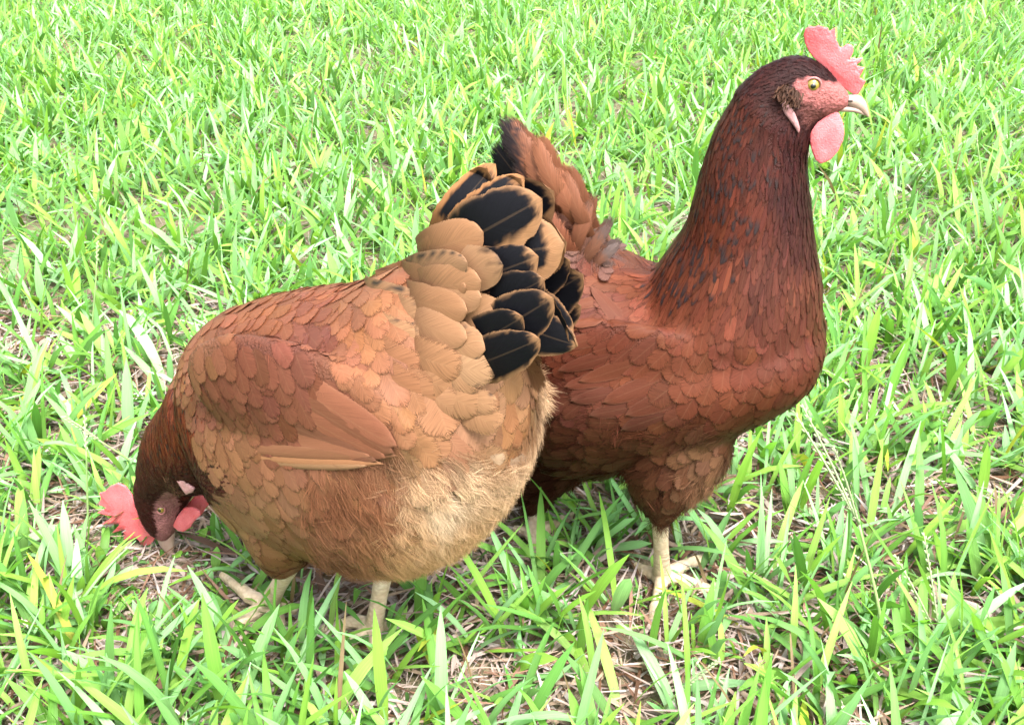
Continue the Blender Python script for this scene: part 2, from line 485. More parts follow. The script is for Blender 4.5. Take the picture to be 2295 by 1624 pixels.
def make_straw():
    parts = []
    for y0, y1, hw, dens, nseg in ((0.12, 1.3, 0.80, 20000, 2), (1.3, 3.8, 2.3, 4200, 1), (-1.0, 1.3, 1.9, 2500, 1)):
        n = int(dens * (y1 - y0) * 2 * hw)
        x = rng.uniform(-hw, hw, n); y = rng.uniform(y0, y1, n)
        root = np.stack([x, y, rng.uniform(0.001, 0.020, n) * rng.uniform(0.3, 1, n)], -1)
        for fp in FEET:
            root[:, 2] = np.where(np.hypot(x - fp[0], y - fp[1]) < fp[3], root[:, 2] * .2, root[:, 2])
        L = rng.gamma(5, 0.0075, n).clip(0.01, 0.09)
        W = rng.gamma(3.5, 0.00075, n).clip(0.0007, 0.007)
        c = S_PAL[rng.integers(0, len(S_PAL), n)] * rng.uniform(0.6, 1.25, (n, 1))
        parts.append(ribbons(root, rng.uniform(0, 2 * np.pi, n), rng.normal(1.50, 0.10, n), rng.normal(0.0, 0.22, n), L, W,
                             c, c * 0.95, nseg, rng.uniform(0.1, 0.6, n), rng.normal(0, 0.5, n), rng.uniform(6, 14, n), rng.uniform(0, 1, n), True))
    V, F, C, S = join(parts)
    o = link('straw', mesh_from('straw', V, F, C, S), M_STRAW)
    o['kind'] = 'stuff'; o['label'] = 'dry pinkish straw and dead blades lying under the grass'; o['category'] = 'straw'

# ------------------------------------------------------------------ bird building blocks
def catmull(P, k):
    P = np.asarray(P, float)
    Q = np.vstack([2 * P[0] - P[1], P, 2 * P[-1] - P[-2]])
    out = []
    for i in range(1, len(Q) - 2):
        for t in np.linspace(0, 1, k, endpoint=False):
            a, b, c, d = Q[i - 1], Q[i], Q[i + 1], Q[i + 2]
            out.append(0.5 * ((2 * b) + (-a + c) * t + (2 * a - 5 * b + 4 * c - d) * t * t + (-a + 3 * b - 3 * c + d) * t ** 3))
    out.append(P[-1])
    return np.array(out)
def rings_to_mesh(C, A, B, seg=28):
    """centres, two semi-axis vectors per ring -> closed tube"""
    n = len(C); a = np.linspace(0, 2 * np.pi, seg, endpoint=False)
    V = C[:, None, :] + A[:, None, :] * np.cos(a)[None, :, None] + B[:, None, :] * np.sin(a)[None, :, None]
    V = V.reshape(-1, 3); F = []
    for i in range(n - 1):
        for j in range(seg):
            k = (j + 1) % seg
            F.append((i * seg + j, i * seg + k, (i + 1) * seg + k, (i + 1) * seg + j))
    c0, c1 = len(V), len(V) + 1
    V = np.vstack([V, C[0], C[-1]])
    for j in range(seg):
        k = (j + 1) % seg
        F.append((c0, k, j)); F.append((c1, (n - 1) * seg + j, (n - 1) * seg + k))
    return V, F
def loft(plane, rings, shrink=0.0, k=4, off=0.0):
    """rings: (u1,v1, u2,v2, half width in m[, lateral offset]) = the two outline points of each section"""
    C, A, B = [], [], []
    for r in rings:
        u1, v1, u2, v2, b = r[:5]
        of = off + (r[5] if len(r) > 5 else 0.0)
        d = np.hypot(u1 - u2, v1 - v2)
        sh = min(shrink, d * 0.3)
        du, dv = (u2 - u1) / d * sh, (v2 - v1) / d * sh
        u1, v1, u2, v2 = u1 + du, v1 + dv, u2 - du, v2 - dv
        c = plane.at((u1 + u2) / 2, (v1 + v2) / 2, of)
        t = plane.at(u1, v1, of) - plane.at(u2, v2, of)
        m = nrm(t)
        depth = (c - CAM) @ FW
        E = np.hypot(u1 - u2, v1 - v2) / 2 * depth / FPX
        nimg = nrm(RT * (u1 - u2) - UPV * (v1 - v2))
        kb = b * abs(plane.side @ nimg)
        kb = min(kb, 0.75 * E)
        a = math.sqrt(max(E * E - kb * kb, (0.3 * E) ** 2)) / max(abs(m @ nimg), 0.5)
        C.append(c); A.append(m * a); B.append(plane.side * b)
    return rings_to_mesh(catmull(C, k), catmull(A, k), catmull(B, k))
def tube(P, rad, k=4, seg=14, flat=1.0):
    C = catmull(P, k); r = catmull(np.asarray(rad)[:, None] * np.ones(3), k)[:, 0]
    T = np.gradient(C, axis=0); A, B = [], []
    ref = np.array([0.31, 0.17, 0.93])
    for i in range(len(C)):
        t = nrm(T[i]); a = nrm(np.cross(t, ref)); b = np.cross(t, a)
        A.append(a * r[i]); B.append(b * r[i] * flat)
    return rings_to_mesh(C, np.array(A), np.array(B), seg)
def ellipsoid(c, ax, nu=20, nv=12):
    ax = np.asarray(ax, float)
    ph = np.linspace(-np.pi / 2 + 0.06, np.pi / 2 - 0.06, nv)
    C = c + ax[0][None] * np.sin(ph)[:, None]
    return rings_to_mesh(C, ax[1][None] * np.cos(ph)[:, None], ax[2][None] * np.cos(ph)[:, None], nu)
def cat(meshes):
    V, F, off = [], [], 0
    for v, f in meshes:
        V.append(v); F += [tuple(i + off for i in q) for q in f]; off += len(v)
    return np.vstack(V), F
def solidify_union(name, meshes, voxel, smooth_it, factor=0.5):
    V, F = cat(meshes)
    me = mesh_from(name, V, F)
    o = bpy.data.objects.new(name, me); scene.collection.objects.link(o)
    m = o.modifiers.new('r', 'REMESH'); m.mode = 'VOXEL'; m.voxel_size = voxel; m.use_smooth_shade = True
    s = o.modifiers.new('s', 'SMOOTH'); s.factor = factor; s.iterations = smooth_it
    dg = bpy.context.evaluated_depsgraph_get()
    out = bpy.data.meshes.new_from_object(o.evaluated_get(dg))
    out.name = name
    bpy.data.objects.remove(o); bpy.data.meshes.remove(me)
    out.polygons.foreach_set('use_smooth', np.ones(len(out.polygons), bool))
    return out
def co_of(me):
    a = np.empty(len(me.vertices) * 3, np.float32); me.vertices.foreach_get('co', a)
    return a.reshape(-1, 3).astype(float)
def set_col(me, C):
    c = np.ones((len(C), 4), np.float32); c[:, :3] = np.clip(C, 0, 1)
    a = me.color_attributes.new('Col', 'FLOAT_COLOR', 'POINT'); a.data.foreach_set('color', c.ravel())
def in_poly(uv, poly):
    poly = np.asarray(poly, float); x, y = uv[..., 0], uv[..., 1]
    ins = np.zeros(x.shape, bool); j = len(poly) - 1
    for i in range(len(poly)):
        xi, yi = poly[i]; xj, yj = poly[j]
        c = ((yi > y) != (yj > y)) & (x < (xj - xi) * (y - yi) / (yj - yi + 1e-9) + xi)
        ins ^= c; j = i
    return ins
class Field:
    """plumage table: where on the bird (outline units) -> flow, feather size, colour, downiness"""
    def __init__(self, rows, scale=70.0):
        a = np.array([[*r[:7], *r[7], r[8] if len(r) > 8 else 0.0] for r in rows], float)
        self.uv = a[:, :2]; d = a[:, 2:4]; d = d / np.linalg.norm(d, axis=1)[:, None]
        self.val = np.hstack([d, a[:, 4:7] / 1000.0, lin(a[:, 7:10]), a[:, 10:11]])
        self.e = scale
    def __call__(self, uv):
        d2 = ((np.asarray(uv)[..., None, :] - self.uv) ** 2).sum(-1)
        w = 1.0 / (d2 + self.e ** 2 * 0.15) ** 2
        w /= w.sum(-1, keepdims=True)
        return w @ self.val

def tip_s(n):
    x = np.linspace(0, 1, n + 1)
    return 1 - (1 - x) ** 1.75

class Bird:
    def __init__(self, label, origin, plane, meshes, neck_axis, body_rows, neck_rows, faces, tint=(1, 1, 1), voxel=0.0035):
        self.tint = np.array(tint)
        self.root = bpy.data.objects.new('hen', None)
        scene.collection.objects.link(self.root)
        self.root.location = origin
        self.root.empty_display_size = 0.05
        bpy.context.view_layer.update()
        self.root['label'] = label; self.root['category'] = 'hen'; self.root['group'] = 'hens on the lawn'
        self.plane = plane
        me = solidify_union('body', meshes, voxel, 5)
        self.body = me
        V = co_of(me)
        tri = []
        for p in me.polygons:
            tri.append(tuple(p.vertices))
        self.polys = tri
        self.bvh = BVHTree.FromPolygons([tuple(v) for v in V], tri)
        self.fields = (Field(body_rows), Field([(*r[:4], r[4] * .85, r[5] * .62, r[6] * .74, *r[7:]) for r in neck_rows], 40.0))
        self.neck_axis = neck_axis      # list of (point, radius)
        self.faces = faces
        self.V = V
        val, uv, nk = self.sample(V)
        col = val[:, 5:8] * ALB * self.tint * 0.8
        sk = self.face_mask(uv)
        n1 = vnoise(uv[:, 0] / 9, uv[:, 1] / 9, 2)[:, None]
        fcol = lin(self.faces.get('tone', [240, 146, 142])) * ALB * 1.15 * (0.70 + 0.5 * n1)
        fcol2 = lin([150, 90, 84]) * ALB
        lowm = self.face_low(uv)[:, None]
        fcol = fcol * (1 - lowm) + fcol2 * lowm
        col = np.where(sk[:, None], fcol, col)
        set_col(me, col)
        self.body_obj = link('body', me, M_SKIN, self.root)
        self.buf = []; self.singles = []; self.strand = []
    def fold(self, P):
        """near-side twin of each point"""
        P = np.asarray(P, float)
        l = self.plane.lat(P)
        return np.where((l < 0)[..., None], self.plane.mirror(P), P), l < 0
    def sample(self, P):
        Q, far = self.fold(P)
        uv = px(Q)
        nk = self.neckness(P)
        for f in self.faces.get('neck', []): nk = np.maximum(nk, in_poly(uv, f) * 1.0)
        vb, vn = self.fields[0](uv), self.fields[1](uv)
        return vb * (1 - nk[:, None]) + vn * nk[:, None], uv, nk
    def neckness(self, P):
        best_n = np.full(len(P), 1e9)
        for c, r in self.neck_axis:
            d = np.linalg.norm(P - c, axis=1) / r
            best_n = np.minimum(best_n, d)
        return np.clip((1.42 - best_n) / 0.45, 0, 1)
    def face_mask(self, uv):
        m = np.zeros(len(uv), bool)
        for f in self.faces['skin']: m |= in_poly(uv, f)
        return m
    def face_low(self, uv):
        m = np.zeros(len(uv))
        for f in self.faces.get('dark', []): m = np.maximum(m, in_poly(uv, f) * 1.0)
        return m
    def surf_points(self, n):
        if not hasattr(self, 'tri'):
            self.tri = np.array([(v[0], v[i], v[i + 1]) for v in self.polys for i in range(1, len(v) - 1)])
        tri = self.tri; A, B, C = self.V[tri[:, 0]], self.V[tri[:, 1]], self.V[tri[:, 2]]
        nn = np.cross(B - A, C - A); ar = np.linalg.norm(nn, axis=1)
        k = rng.choice(len(tri), n, p=ar / ar.sum())
        a, b = rng.uniform(0, 1, n), rng.uniform(0, 1, n)
        f = a + b > 1; a[f], b[f] = 1 - a[f], 1 - b[f]
        P = A[k] + (B[k] - A[k]) * a[:, None] + (C[k] - A[k]) * b[:, None]
        return P, nn[k] / (ar[k][:, None] + 1e-15)
    def flow(self, P, nor, val):
        """3-D tangent flow from the table's drawn direction"""
        Q, far = self.fold(P)
        D = RT * val[:, 0:1] - UPV * val[:, 1:2]
        D = np.where(far[:, None], self.plane.mdir(D), D)
        t = D - nor * (D * nor).sum(1, keepdims=True)
        return t / (np.linalg.norm(t, axis=1, keepdims=True) + 1e-9)
    def project(self, p):
        loc, nor, i, d = self.bvh.find_nearest(Vector(p))
        return np.array(loc), np.array(nor)
    def feather(self, P, d, L, W, ns=7, nt=4, lift=(0.000, 0.0035), camber=0.0012, point=2.2, rag=0.05, full=True, droop=0.0):
        p = np.array(P, float); d = np.array(d, float)
        step = L / ns
        rows, nrms = [], []
        ss = tip_s(ns)
        for i in range(ns + 1):
            loc, nor = self.project(p)
            d = nrm(d - nor * (d @ nor))
            lat = cross3(nor, d)
            s = ss[i]
            f = (0.45 + 0.55 * min(1, s / 0.35)) * max(0.0, 1 - max(0, (s - 0.55) / 0.45) ** point) ** 0.5
            hw = W / 2 * f
            h = lift[0] + (lift[1] - lift[0]) * s
            row, rn = [], []
            for j in range(nt + 1):
                t = 2 * j / nt - 1
                hwj = hw * (1 + random.uniform(-rag, rag)) if abs(t) == 1 else hw
                q = loc + lat * (t * hwj) - d * (abs(t) ** 2 * 0.10 * W * s)
                if full and abs(t) > 0.4:
                    l2, n2 = self.project(q)
                    q = l2; nn = n2
                else:
                    nn = nor
                row.append(q + nn * (h + camber * (1 - t * t))); rn.append(nn)
            rows.append(row); nrms.append(rn)
            if i < ns: p = loc + d * (L * (ss[i + 1] - s))
        return np.array(rows), np.array(nrms)
    def grid_faces(self, a, b):
        i = np.arange((a + 1) * (b + 1)).reshape(a + 1, b + 1)
        return np.stack([i[:-1, :-1], i[:-1, 1:], i[1:, 1:], i[1:, :-1]], -1).reshape(-1, 4)
    def pack(self, G, col, colfn=None, BN=None):
        a, b = G.shape[0] - 1, G.shape[1] - 1
        s, t = np.meshgrid(tip_s(a), np.linspace(-1, 1, b + 1), indexing='ij')
        st = np.stack([s, t, np.full_like(s, random.random() * .98 + max(1, int(np.linalg.norm(G[-1, 0] - G[0, 0]) / .024)))], -1).reshape(-1, 3)
        if colfn is None:
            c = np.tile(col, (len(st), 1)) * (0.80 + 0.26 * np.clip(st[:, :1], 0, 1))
        else:
            c = colfn(st[:, 0], st[:, 1])
        if BN is None:
            du, dv = np.gradient(G, axis=0), np.gradient(G, axis=1)
            BN = np.cross(dv, du); BN /= np.linalg.norm(BN, axis=-1, keepdims=True) + 1e-12
            vw = CAM - G
            BN = np.where(((BN * vw).sum(-1) < 0)[..., None], -BN, BN)
        return G.reshape(-1, 3), self.grid_faces(a, b), c, st, BN.reshape(-1, 3)
    def plumage(self, ncand, exclude=None, spots=0.0, jit=0.10, singles=260):
        P, Nn = self.surf_points(ncand)
        val, uv, nk = self.sample(P)
        ok = ~self.face_mask(uv) & (val[:, 8] < 0.86)
        if exclude is not None: ok &= ~exclude(P, uv, nk)
        P, Nn, val, uv, nk = P[ok], Nn[ok], val[ok], uv[ok], nk[ok]
        D = self.flow(P, Nn, val)
        acc = np.zeros((0, 3)); buf = np.empty((9000, 3)); na = 0; idx = []
        for i in range(len(P)):
            r = val[i, 4] * 0.88
            if na and (((buf[:na] - P[i]) ** 2).sum(1) < r * r).any(): continue
            buf[na] = P[i]; na += 1; idx.append(i)
            if na >= 9000: break
        # feathers nearer the tail lie under those nearer the head: only the lift decides
        for i in idx:
            L, W = val[i, 2] * random.uniform(0.85, 1.15), val[i, 3] * random.uniform(0.95, 1.30)
            narrow = W < 0.0085 or self.plane.lat(P[i]) < -0.035
            soft = val[i, 8]
            tip = (0.0006 + 0.016 * L if narrow else 0.0007 + 0.018 * L) + 0.005 * soft
            d = nrm(D[i] + cross3(Nn[i], D[i]) * random.gauss(0, 0.14 + 0.25 * soft))
            G, BN = self.feather(P[i], d, L, W, ns=6 if narrow else 8, nt=2 if narrow else 6,
                             lift=(-0.0006, tip * random.uniform(0.75, 1.3)), camber=0.0002 + 0.018 * W,
                             point=1.15 if narrow else 3.2, full=not narrow, rag=0.02 + 0.2 * soft)
            c = val[i, 5:8] * ALB * self.tint * math.exp(random.gauss(0, jit * (2.0 if nk[i] > .5 else 1))) * np.array([1, 1 + random.gauss(0, 0.035), 1 + random.gauss(0, 0.05)])
            fn = None
            if spots and nk[i] > 0.5 and random.random() < spots and self.spotty(uv[i]):
                k = random.uniform(0.55, 0.75)
                def fn(s, t, c=c, k=k):
                    m = np.clip((s - k) * 6, 0, 1)[:, None]
                    return c[None] * (1 - m) + np.array([0.014, 0.009, 0.009])[None] * m
            pk = self.pack(G, c, fn, BN)
            facing = (CAM - P[i]) @ Nn[i] > 0 and self.plane.lat(P[i]) > -0.02
            self.singles.append((L * W if facing and not narrow else 0.0, pk))
        self.singles.sort(key=lambda q: -q[0])
        for k, (a, pk) in enumerate(self.singles):
            if k < singles and a > 0:
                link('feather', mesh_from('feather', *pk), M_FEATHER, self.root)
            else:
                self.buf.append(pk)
    def spotty(self, uv): return True
    def down(self, n, Lr=(0.016, 0.030), width=0.00045, region=None, minfl=0.35, clumps=900, lift=0.45, colj=0.14, nseg=4):
        P, Nn = self.surf_points(n)
        val, uv, nk = self.sample(P)
        keep = (rng.uniform(0, 1, n) < np.clip((val[:, 8] - minfl) / abs(1 - minfl) * 1.3, 0, 1)) & ~self.face_mask(uv)
        if region is not None: keep |= region(P, uv, nk)
        P, Nn, val, uv = P[keep], Nn[keep], val[keep], uv[keep]
        n = len(P)
        D = self.flow(P, Nn, val)
        # clumps give the tufted look of down
        cl = P[rng.choice(n, min(clumps, n), replace=False)]
        cj = rng.normal(0, 1, (len(cl), 3)); cc = np.exp(rng.normal(0, colj, (len(cl), 1)))
        ci = np.empty(n, int)
        kd = KDTree(len(cl))
        for a, q in enumerate(cl): kd.insert(q, a)
        kd.balance()
        ci[:] = [kd.find(q)[1] for q in P]
        L = rng.uniform(*Lr, n)
        d0 = D + 0.52 * cj[ci] + rng.normal(0, 0.18, (n, 3))
        d0 = d0 - Nn * (d0 * Nn).sum(1, keepdims=True)
        d0 /= np.linalg.norm(d0, axis=1, keepdims=True) + 1e-9
        lf = rng.uniform(0.5, 1.2, (n, 1)) * lift
        ctr = cl[ci] + d0 * L[:, None]
        k = nseg; pts = []
        for i in range(k):
            s = i / (k - 1)
            q = P + d0 * (L[:, None] * s) + Nn * (L[:, None] * (lf * s * (1 - 0.5 * s))) - Nn * 0.001
            q = q + (ctr + Nn * (L[:, None] * lf * 0.5) - q) * (0.50 * s * s)
            q[:, 2] -= 0.10 * L * s * s
            pts.append(q)
        pts = np.stack(pts, 1)
        view = CAM - P; view /= np.linalg.norm(view, axis=1, keepdims=True)
        ax = np.cross(d0, Nn) + 0.6 * rng.normal(0, 1, (n, 3)); ax -= d0 * (ax * d0).sum(1, keepdims=True)
        ax /= np.linalg.norm(ax, axis=1, keepdims=True) + 1e-9
        w = np.interp(np.linspace(0, 1, k), (0, .33, .67, 1), (1, .95, .7, .15)) * width
        Lp = pts - ax[:, None] * w[None, :, None] / 2; Rp = pts + ax[:, None] * w[None, :, None] / 2
        V = np.stack([Lp, Rp], 2).reshape(-1, 3)
        b = (np.arange(n) * 2 * k)[:, None]; j = np.arange(k - 1)[None] * 2
        i0 = b + j
        F = np.stack([i0, i0 + 1, i0 + 3, i0 + 2], -1).reshape(-1, 4)
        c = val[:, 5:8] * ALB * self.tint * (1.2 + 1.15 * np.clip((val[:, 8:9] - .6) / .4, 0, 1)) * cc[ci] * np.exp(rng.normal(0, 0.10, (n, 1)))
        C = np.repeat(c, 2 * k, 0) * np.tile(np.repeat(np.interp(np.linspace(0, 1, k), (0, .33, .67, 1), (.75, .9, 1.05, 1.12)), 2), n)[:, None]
        S = np.zeros((len(V), 3))
        self.strand.append((V, F, C, S))
    def finish(self):
        if self.buf:
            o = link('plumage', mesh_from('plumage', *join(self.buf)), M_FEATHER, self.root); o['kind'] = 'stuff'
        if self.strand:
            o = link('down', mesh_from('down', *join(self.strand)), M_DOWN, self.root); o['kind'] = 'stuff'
    def surf_feather(self, u, v, du, dv, L, W, col, name='wing_feather', lift=(0.003, 0.007), ns=14, nt=6, point=2.5, camber=0.002, colfn=None, twin=True, tip=None):
        """a larger feather that lies on the body, given where its root is seen"""
        r = ray(u, v)
        hit = self.bvh.ray_cast(Vector(CAM), Vector(r))
        if hit[0] is None: return
        P, nor = np.array(hit[0]), np.array(hit[1])
        D = RT * du - UPV * dv
        d = nrm(D - nor * (D @ nor))
        if tip is not None:
            h2 = self.bvh.ray_cast(Vector(CAM), Vector(ray(*tip)))
            tp = np.array(h2[0]) if h2[0] is not None else self.plane.at(*tip, self.plane.lat(P) + .004)
            if True:
                e = tp - P; L = np.linalg.norm(e) * 1.04; d = nrm(e - nor * (e @ nor))
        for side in ((0, 1) if twin else (0,)):
            p, dd = (P, d) if side == 0 else (self.plane.mirror(P), self.plane.mdir(d))
            G, BN = self.feather(p, dd, L, W, ns=ns, nt=nt, lift=lift, camber=camber, point=point, rag=0.02)
            if side: G, BN = G[:, ::-1], BN[:, ::-1]
            c = lin(col) * ALB * self.tint * math.exp(random.gauss(0, 0.05))
            link(name, mesh_from(name, *self.pack(G, c, colfn, BN)), M_FEATHER, self.root)
    def free_feather(self, base, tip, W, plane_n, bow=0.02, cup=0.15, pat=None, col=(200, 140, 95), name='tail_feather', ns=30, nt=16, point=2.6, twist=0.0, asym=0.0, mirror=True, rag=0.03, notch=2, mscale=0.3, base_f=0.7, soft=False):
        base, tip = np.array(base), np.array(tip); n0 = nrm(plane_n)
        seed = random.random() * 100
        for side in ((0, 1) if mirror else (0,)):
            rows = []
            ax = tip - base; Ln = np.linalg.norm(ax); ax /= Ln
            n = nrm(n0 - ax * (n0 @ ax)); lat = np.cross(n, ax)
            cuts = [(random.uniform(0.55, 0.95), random.choice([-1, 1]), random.uniform(0.012, 0.03)) for _ in range(notch)]
            for i in range(ns + 1):
                s = tip_s(ns)[i]
                c = base + ax * Ln * s + n * (bow * math.sin(math.pi * s) ) - n * bow * 0.8 * s * s
                f = (base_f + (1 - base_f) * min(1, s / 0.5) ** 0.8) * max(0.0, 1 - max(0, (s - 0.62) / 0.38) ** point) ** 0.5
                row = []
                tw = twist * s
                l2 = lat * math.cos(tw) + n * math.sin(tw); n2 = np.cross(ax, l2)
                n2 = n2 if n2 @ n > 0 else -n2
                for j in range(nt + 1):
                    t = 2 * j / nt - 1
                    e = abs(t)
                    w = W / 2 * f * (1 + asym * t)
                    edge = 1 + (rag * (vnoise(np.array([s * 22 + seed]), np.array([seed + t * 3]), 4)[0] - 0.5) * 2 if e > 0.8 else 0)
                    for cs, sg, cw in cuts:
                        if t * sg > 0.45 and abs(s - e * 0.06 - cs) < cw: edge *= 0.93
                    row.append(c + l2 * (t * w * edge) - n2 * (cup * W * 0.5 * f * t * t) - ax * (0.06 * W * t * t * s))
                rows.append(row)
            G = np.array(rows)
            if side:
                g = G.reshape(-1, 3); l = self.plane.lat(g)
                G = (g - np.multiply.outer(l * (1 + mscale), self.plane.side)).reshape(G.shape)[:, ::-1]
            fn = None
            if pat is not None:
                def fn(s, t, seed=seed, sg=(-1 if side else 1)):
                    return pat(s, t * sg, seed)
            c = lin(col) * ALB
            pk = self.pack(G, c, fn)
            if soft: pk[3][:, 2] = pk[3][:, 2] % 1 + 1
            link(name, mesh_from(name, *pk), M_FEATHER, self.root)

def black_pattern(start=0.1, rim=0.12, tiprim=0.05, col=(214, 158, 112), lower=0.0, sharp=10.0, gain=1.0):
    """black web with a tan margin; lower widens the margin on one vane"""
    tan = lin(col) * ALB
    blk = np.array([0.0030, 0.0030, 0.0042]) * gain
    def f(s, t, seed):
        nz = vnoise(s * 34 + seed, t * 12 + seed, 6); n2 = vnoise(s * 9 + seed, t * 4, 7)
        d = np.minimum(1 - np.abs(t) - rim - np.where(t < 0, lower, 0.0), (1 - s - tiprim) * 2.2)
        d = np.minimum(d, (s - start) * 1.5)
        m = np.clip((d + (nz - 0.5) * 0.12 + (n2 - 0.5) * 0.08) * sharp, 0, 1)[:, None]
        return tan[None] * (0.85 + 0.25 * n2[:, None]) * (1 - m) + blk[None] * m
    return f
def dark_tip(frm=0.6, col=(190, 125, 90), dark=(40, 36, 40), side=0.0):
    a, b = lin(col) * ALB, lin(dark) * ALB
    def f(s, t, seed):
        nz = vnoise(s * 26 + seed, t * 10 + seed, 6)
        m = np.clip((s - frm + side * t + (nz - 0.5) * 0.25) * 6, 0, 1)[:, None]
        return a[None] * (1 - m) + b[None] * m
    return f
def speckle(col=(212, 160, 120), amount=0.6):
    a = lin(col) * ALB
    def f(s, t, seed):
        nz = vnoise(s * 30 + seed, t * 16 + seed, 9)
        m = (np.clip((nz - amount) * 8, 0, 1) * np.clip((np.abs(t) - 0.45) * 3, 0, 1))[:, None]
        return a[None] * (0.86 + 0.22 * s[:, None]) * (1 - m) + np.array([0.02, 0.016, 0.014])[None] * m
    return f

def slab(bird, name, pts, plane, thick, mat, off=0.0, voxel=0.0009, smooth=6, twin=False, bulge=None, splay=None):
    """fleshy lobe: outline with real thickness, rounded by remeshing.  splay(p)->lateral shift"""
    for side in ((0, 1) if twin else (0,)):
        P = np.array([plane.at(u, v, off) for u, v in pts])
        c = P.mean(0)
        V, F = [], []
        n = len(P)
        inner = c + (P - c) * 0.6
        h = thick / 2
        for k, (ring, z) in enumerate(((P, 0.25), (inner, 1.0))):
            pass
        rings = [P - plane.side * h * 0.45, P + plane.side * h * 0.45, inner + plane.side * h, inner - plane.side * h]
        V = np.vstack(rings)
        for a, b in ((0, 1), (1, 2), (3, 0)):
            for i in range(n):
                j = (i + 1) % n
                F.append((a * n + i, a * n + j, b * n + j, b * n + i))
        F.append(tuple(2 * n + i for i in range(n))); F.append(tuple(3 * n + i for i in reversed(range(n))))
        if splay is not None:
            uv = px(V)
            V = V + plane.side[None] * np.array([splay(u, v) for u, v in uv])[:, None]
        if side: 
            V = plane.mirror(V); F = [tuple(reversed(f)) for f in F]
        me = solidify_union(name, [(V, F)], voxel, smooth)
        link(name, me, mat, bird.root)
def leg(bird, hock, ankle, toes, r0=0.0062, hind=None):
    """shank and toes as one skin, claws as pieces of it"""
    ms = [tube([hock + (hock - ankle) * 0.15, hock, hock * 0.5 + ankle * 0.5, ankle], [r0 * 1.25, r0 * 1.12, r0 * 0.92, r0 * 1.12], k=5)]
    ms.append(ellipsoid(ankle - np.array([0, 0, 0.001]), [[0, 0, r0 * 1.15], [r0 * 1.35, 0, 0], [0, r0 * 1.35, 0]]))
    claws = []
    for tp in toes:
        tp = [np.array(q) for q in tp]
        pts = [ankle] + tp
        m = len(pts)
        rad = np.linspace(r0 * 0.92, r0 * 0.58, m)
        ms.append(tube(pts, rad, k=5, seg=12))
        # knuckles
        for q, r in zip(pts[1:-1], rad[1:-1]):
            ms.append(ellipsoid(q, [[0, 0, r * 1.08], [r * 1.15, 0, 0], [0, r * 1.15, 0]], 10, 7))
        d = nrm(pts[-1] - pts[-2])
        claws.append([pts[-1] - d * 0.002, pts[-1] + d * 0.005 + np.array([0, 0, 0.001]), pts[-1] + d * 0.011 - np.array([0, 0, 0.0025])])
    me = solidify_union('leg', ms, 0.0011, 3)
    V = co_of(me)
    o = link('leg', me, M_SCALE, bird.root)
    for c in claws:
        v, f = tube(c, [0.0027, 0.0020, 0.0004], k=4, seg=8)
        k = link('claw', mesh_from('claw', v, f), M_CLAW, o)
    return o
def eye(bird, plane, u, v, off, r, look, squash=1.0, twin=True):
    for side in ((0, 1) if twin else (0,)):
        c = plane.at(u, v, off); s = plane.side
        f = nrm(look - s * (look @ s)); upv = np.cross(s, f)
        if side: c = plane.mirror(c); s = -s
        v1, f1 = ellipsoid(c - s * r * 0.35, [s * r * 0.95, f * r * 1.02, upv * r * 1.02 * squash], 20, 14)
        e = link('eye', mesh_from('eye', v1, f1), M_IRIS, bird.root)
        v2, f2 = ellipsoid(c + s * r * 0.46, [s * r * 0.20, f * r * 0.40, upv * r * 0.40 * squash], 18, 9)
        link('pupil', mesh_from('pupil', v2, f2), M_PUPIL, e)
        a = np.linspace(0, 2 * np.pi, 25)[:-1]
        ringp = [c + s * (r * 0.12) + f * math.cos(q) * r * 1.12 + upv * math.sin(q) * r * 1.08 * squash for q in a]
        V, F = [], []
        m = 8
        for i, q in enumerate(ringp):
            rad = nrm(q - c - s * (r * 0.12))
            for j in range(m):
                b = 2 * math.pi * j / m
                V.append(q + rad * math.cos(b) * r * 0.19 + s * math.sin(b) * r * 0.20)
        for i in range(len(ringp)):
            for j in range(m):
                i2, j2 = (i + 1) % len(ringp), (j + 1) % m
                F.append((i * m + j, i * m + j2, i2 * m + j2, i2 * m + j))
        link('eyelid', mesh_from('eyelid', np.array(V), F), M_LID, e)
def mandible(bird, plane, name, rings, parent=None, voxel=0.0008):
    me = solidify_union(name, [loft(plane, rings, k=5)], voxel, 3)
    return link(name, me, M_BEAK, bird.root if parent is None else parent)
Z1 = lambda pts: [(1620.8 + x * 0.2246, 40.5 + y * 0.2246) for x, y in pts]
Z6 = lambda pts: [(178.3 + x * 0.2994, 810.4 + y * 0.2994) for x, y in pts]
Z4 = lambda x, y: (850.9 + x * 0.3992, 243.1 + y * 0.3992)

